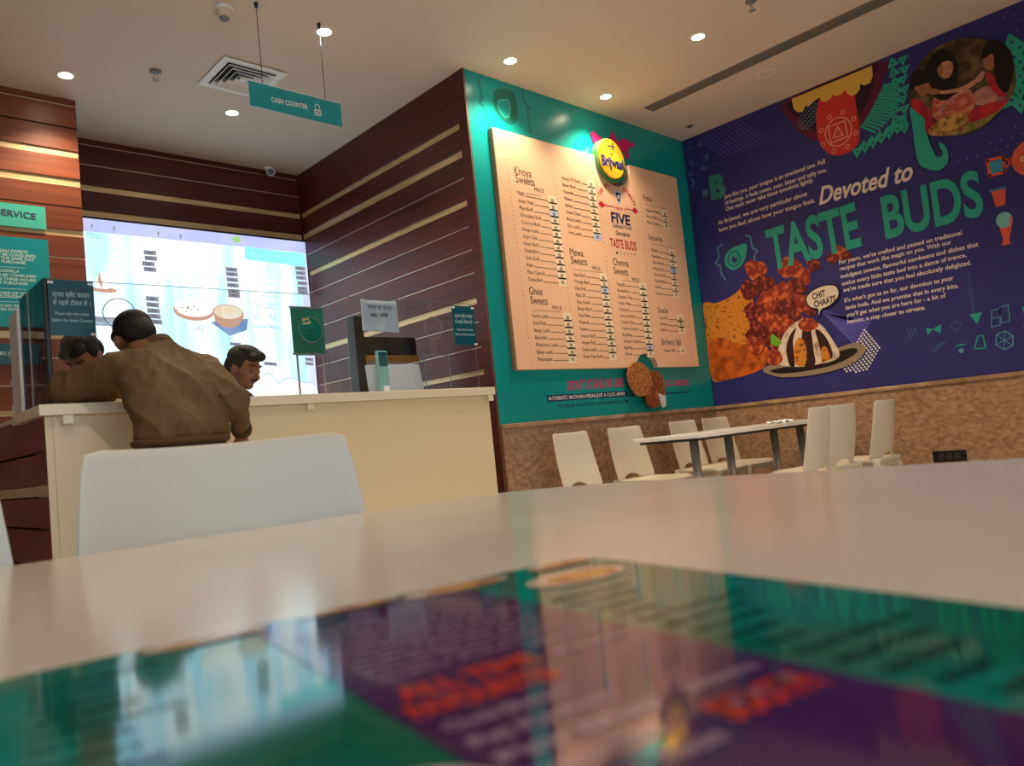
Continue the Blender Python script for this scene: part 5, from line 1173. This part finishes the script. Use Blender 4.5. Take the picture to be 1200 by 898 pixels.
def person(label, loc, head, head_f, head_up, spine, arms, hips, legs, cloth, rib, trousers, collar=None, yoke=(), folds=False):
    t = thing('person', label, 'person', loc)
    M = head_matrix(head, head_f, head_up)
    neck = M @ Vector((0, -.04, -.12))
    body = tp_(M, HEAD) + [('c', [(neck, .052), (Vector(spine[-1][0]), .055)])]
    coat = []
    for (c0, r0), (c1, r1) in zip(spine[:-1], spine[1:]):
        for k in range(4):
            f_ = k/4; c = Vector(c0).lerp(Vector(c1), f_); r = Vector(r0).lerp(Vector(r1), f_)
            coat.append(('e', c, tuple(r))); body.append(('e', c, tuple(x*.80 for x in r)))
    coat.append(('e', spine[-1][0], spine[-1][1]))
    for a, ra, b, rb in yoke: coat.append(('c', [(a, ra), (b, rb)]))
    cuffs = []; 
    for sh, el, wr, rs, hd, pn, th in arms:
        coat.append(('c', [(sh, rs[0]), (el, rs[1]), (wr, rs[2])])); coat.append(('e', Vector(el), (rs[1]*1.06,)*3))
        body.append(('c', [(sh, rs[0]*.62), (el, .042), (wr, .029)]))
        w2 = Vector(wr) + Vector(hd).normalized()*.03
        body.append(('c', [(wr, .029), (w2, .026)])); body += hand_prims(w2, hd, pn, th)
        dv = (Vector(wr) - Vector(el)).normalized(); cuffs.append((Vector(wr) - dv*.015, Vector(wr) + dv*.022, rs[2]))
    for hp, kn, an_, toe in legs:
        body.append(('c', [(hp, .07), (kn, .05), (an_, .036)])); body.append(('c', [(an_, .034), (Vector(an_) + Vector((0, 0, -.05)), .034), (Vector(toe), .03)]))
    body.append(('e', hips, (.13, .10, .11)))
    b = blob('body', body, M_SKIN, t, .0065, 3)
    j = blob('jacket', coat, cloth, t, .010, 7)
    if folds:                                      # soft drag folds in the cloth
        from mathutils import noise as nz_
        nrm = [v.normal.copy() for v in j.data.vertices]
        for v, nv in zip(j.data.vertices, nrm):
            c = v.co.copy(); w1 = Vector((c.x*9 + c.z*5, c.y*5, c.z*3.5 - c.x*2)); w2 = Vector((c.x*17 - c.z*9, c.y*9, c.z*7 + c.x*8))
            a = 1 - abs(nz_.noise(w1)); b2 = 1 - abs(nz_.noise(w2))
            v.co = c + nv * (.017*(a*a*a - .55) + .007*(b2**4 - .4))
        j.data.update()
    for a, c, r in cuffs: MB().cyl(a, c, r*1.05, r*.98, 20).build('cuff', rib, j, .006)
    if collar:
        c, ax, r = collar; ax = Vector(ax).normalized(); a = ax.orthogonal().normalized(); b_ = ax.cross(a)
        ring = [Vector(c) + a*(r*math.cos(2*PI*i/24)) + b_*(r*math.sin(2*PI*i/24)) for i in range(24)]
        q = MB()
        for k in range(3): q.tube([p + ax*.009*k - (p - Vector(c))*.04*k for p in ring], .010, 8, True)
        blobm = q.build('collar', rib, j)
    tr = [('e', hips, (.185, .135, .12))]
    for hp, kn, an_, toe in legs: tr.append(('c', [(hp, .098), (kn, .075), (Vector(an_) + Vector((0, 0, .02)), .06)]))
    blob('trousers', tr, trousers, t, .010, 6)
    for hp, kn, an_, toe in legs:
        an2 = Vector(an_); to = Vector(toe)
        blob('shoe', [('c', [(Vector((an2.x, an2.y-.03, .045)), .043), (Vector((to.x, to.y, .036)), .036)]), ('e', Vector((an2.x, an2.y, .07)), (.042, .05, .05))], M_SHOE, t, .007, 4)
    blob('hair', tp_(M, HAIR), M_HAIR, t, .006, 3)
    for s_ in (-1, 1):
        e = M @ Vector((s_*.031, .076, .002))
        ey = MB(); 
        q = bmesh.new(); bmesh.ops.create_uvsphere(q, u_segments=14, v_segments=10, radius=.0115, matrix=Matrix.Translation(e)); me = bpy.data.meshes.new('eye'); q.to_mesh(me); q.free(); me.materials.append(M_LID)
        o = bpy.data.objects.new('eyelid', me); COL.objects.link(o); o.parent = t; o.matrix_parent_inverse = inv(t)
        brow = [M @ Vector((s_*x, y, z)) for x, y, z in ((.014, .094, .030), (.032, .089, .036), (.050, .072, .030))]
        MB().tube(brow, .0042, 8).build('eyebrow', M_HAIR, t)
        MB().tube([M @ Vector((s_*x, y, z)) for x, y, z in ((.021, .084, -.003), (.031, .0875, -.006), (.042, .082, -.004))], .0016, 6).build('lash_line', M_HAIR, t)
    return t, M
# man leaning on the counter, seen from behind
sp_ = [(ony(213, 511, 3.22), (.196, .130, .045)), (ony(214, 496, 3.22), (.198, .134, .060)), (ony(211, 482, 3.25), (.208, .140, .080)), (ony(206, 460, 3.29), (.222, .142, .080)),
       (ony(201, 443, 3.33), (.222, .130, .070)), (ony(193, 428, 3.37), (.178, .110, .055)), (ony(187, 415, 3.40), (.125, .085, .045)), (ony(184, 406, 3.42), (.085, .07, .03))]
shL = ony(143, 433, 3.40); elL = ony(80, 457, 3.62); elL.z = max(elL.z, CZ+.072); wrL = Vector((1.06, 3.70, CZ+.052))
shR = ony(241, 434, 3.37); elR = ony(273, 470, 3.17); wrR = ony(283, 503, 3.33)
hipc = ony(214, 530, 3.23); hipc.z = .90
lgs = [((hipc.x-.10, 3.24, .86), (hipc.x-.12, 3.25, .48), (hipc.x-.14, 3.20, .09), (hipc.x-.17, 3.37, .03)), ((hipc.x+.10, 3.22, .86), (hipc.x+.11, 3.24, .48), (hipc.x+.12, 3.16, .09), (hipc.x+.15, 3.33, .03))]
man, MM = person('man in olive brown jacket leaning over the cream counter, back turned', (hipc.x, 3.22, 0), ony(158, 399, 3.53), (.04, .78, -.62), (0, .62, .78), sp_,
    [(shL, elL, wrL, (.080, .073, .048), (1, .12, -.05), (0, 0, -1), (-.1, 1, 0)), (shR, elR, wrR, (.074, .062, .044), (.05, .30, -1), (0, 1, .2), (-1, 0, 0))],
    hipc, lgs, M_JACKET, M_JACKET_R, M_TROUSER, (ony(185, 407, 3.425), (-.15, .50, .85), .060), [(ony(196, 420, 3.40), .062, shR, .074), (ony(176, 420, 3.40), .064, shL, .078)], True)
q = MB(); hz = ony(213, 511, 3.22); hz.z -= .020
ringp = [Vector((hz.x + .180*math.cos(2*PI*i/40), 3.22 + .119*math.sin(2*PI*i/40), hz.z)) for i in range(40)]
q.tube(ringp, .016, 8, True); o = q.build('hem_band', M_JACKET_R, man)
# shoulder and back seams as slim raised lines on the jacket are left to the cloth folds
# cashier behind the glass, head bowed to the right
hc = ony(286, 431, 4.24); F = Vector((.47, -.86, 0))
bx, by = hc.x - F.x*.10, hc.y - F.y*.10
side = Vector((F.y, -F.x, 0))
def at2(f, s, z): return Vector((bx, by, 0)) + F*f + side*s + Vector((0, 0, z))
sp2 = [(at2(0, 0, .86), (.165, .13, .06)), (at2(0, 0, .98), (.17, .135, .07)), (at2(.0, 0, 1.08), (.18, .14, .07)), (at2(.01, 0, 1.16), (.17, .13, .06)), (at2(.015, 0, 1.215), (.11, .10, .05)), (at2(.02, 0, 1.25), (.07, .07, .035))]
arms2 = []
for s_ in (-1, 1):
    arms2.append((at2(0, .155*s_, 1.14), at2(.05, .21*s_, .92), at2(.17, .12*s_, .93), (.062, .05, .038), F*.9 + Vector((0, 0, -.25)), (0, 0, -1), side*(-s_)))
lg2 = [(at2(0, .09*s_, .78), at2(.01, .10*s_, .44), at2(-.02, .10*s_, .09), at2(.14, .12*s_, .03)) for s_ in (-1, 1)]
st, M2 = person('dark haired cashier in navy behind the counter glass, looking down', (bx, by, 0), hc, F + Vector((0, 0, -.42)), (0, 0, 1), sp2, arms2, at2(0, 0, .82), lg2, M_NAVY, M_NAVY, M_TROUSER, None)
must = [M2 @ Vector(p) for p in ((-.026, .084, -.053), (-.010, .099, -.046), (.010, .099, -.046), (.026, .084, -.053))]
MB().tube(must, .006, 8).build('moustache', M_HAIR, st)
# staff member bent over behind the corner of the glass, only hair and one khaki sleeve in view
hc3 = ony(98, 417, 4.30); F3 = Vector((-.55, -.50, 0)).normalized(); side3 = Vector((F3.y, -F3.x, 0)); b3 = Vector((hc3.x + .16, hc3.y + .14, 0))
def at3(f, s, z): return b3 + F3*f + side3*s + Vector((0, 0, z))
sp3 = [(at3(-.02, 0, .86), (.16, .14, .06)), (at3(0, 0, 1.0), (.165, .14, .07)), (at3(.02, 0, 1.10), (.17, .14, .07)), (at3(.05, 0, 1.18), (.15, .12, .055)), (at3(.08, 0, 1.24), (.08, .08, .04))]
M_KHAKI = mat('khaki_cloth', rgb(158, 148, 100), .75, .25, bump=((8, 8, 4), .4, .02))
slv = ony(52, 464, 4.16)
arms3 = [(at3(.03, -.15, 1.15), at3(.08, -.20, .96), at3(.24, -.10, .98), (.06, .05, .038), F3, (0, 0, -1), side3), (at3(.03, .15, 1.15), (slv.x + .13, slv.y + .10, 1.235), (slv.x + .03, slv.y - .02, 1.235), (.06, .056, .048), Vector((.5, -1, -.12)), (0, 0, -1), -side3)]
lg3 = [(at3(-.02, .09*s_, .78), at3(0, .10*s_, .44), at3(-.03, .10*s_, .09), at3(.12, .11*s_, .03)) for s_ in (-1, 1)]
person('dark haired staff member in khaki bent down behind the corner glass', (b3.x, b3.y, 0), hc3, F3*.7 + Vector((0, 0, -.85)), F3*.6 + Vector((0, 0, .5)), sp3, arms3, at3(-.02, 0, .82), lg3, M_KHAKI, M_KHAKI, M_TROUSER, None)
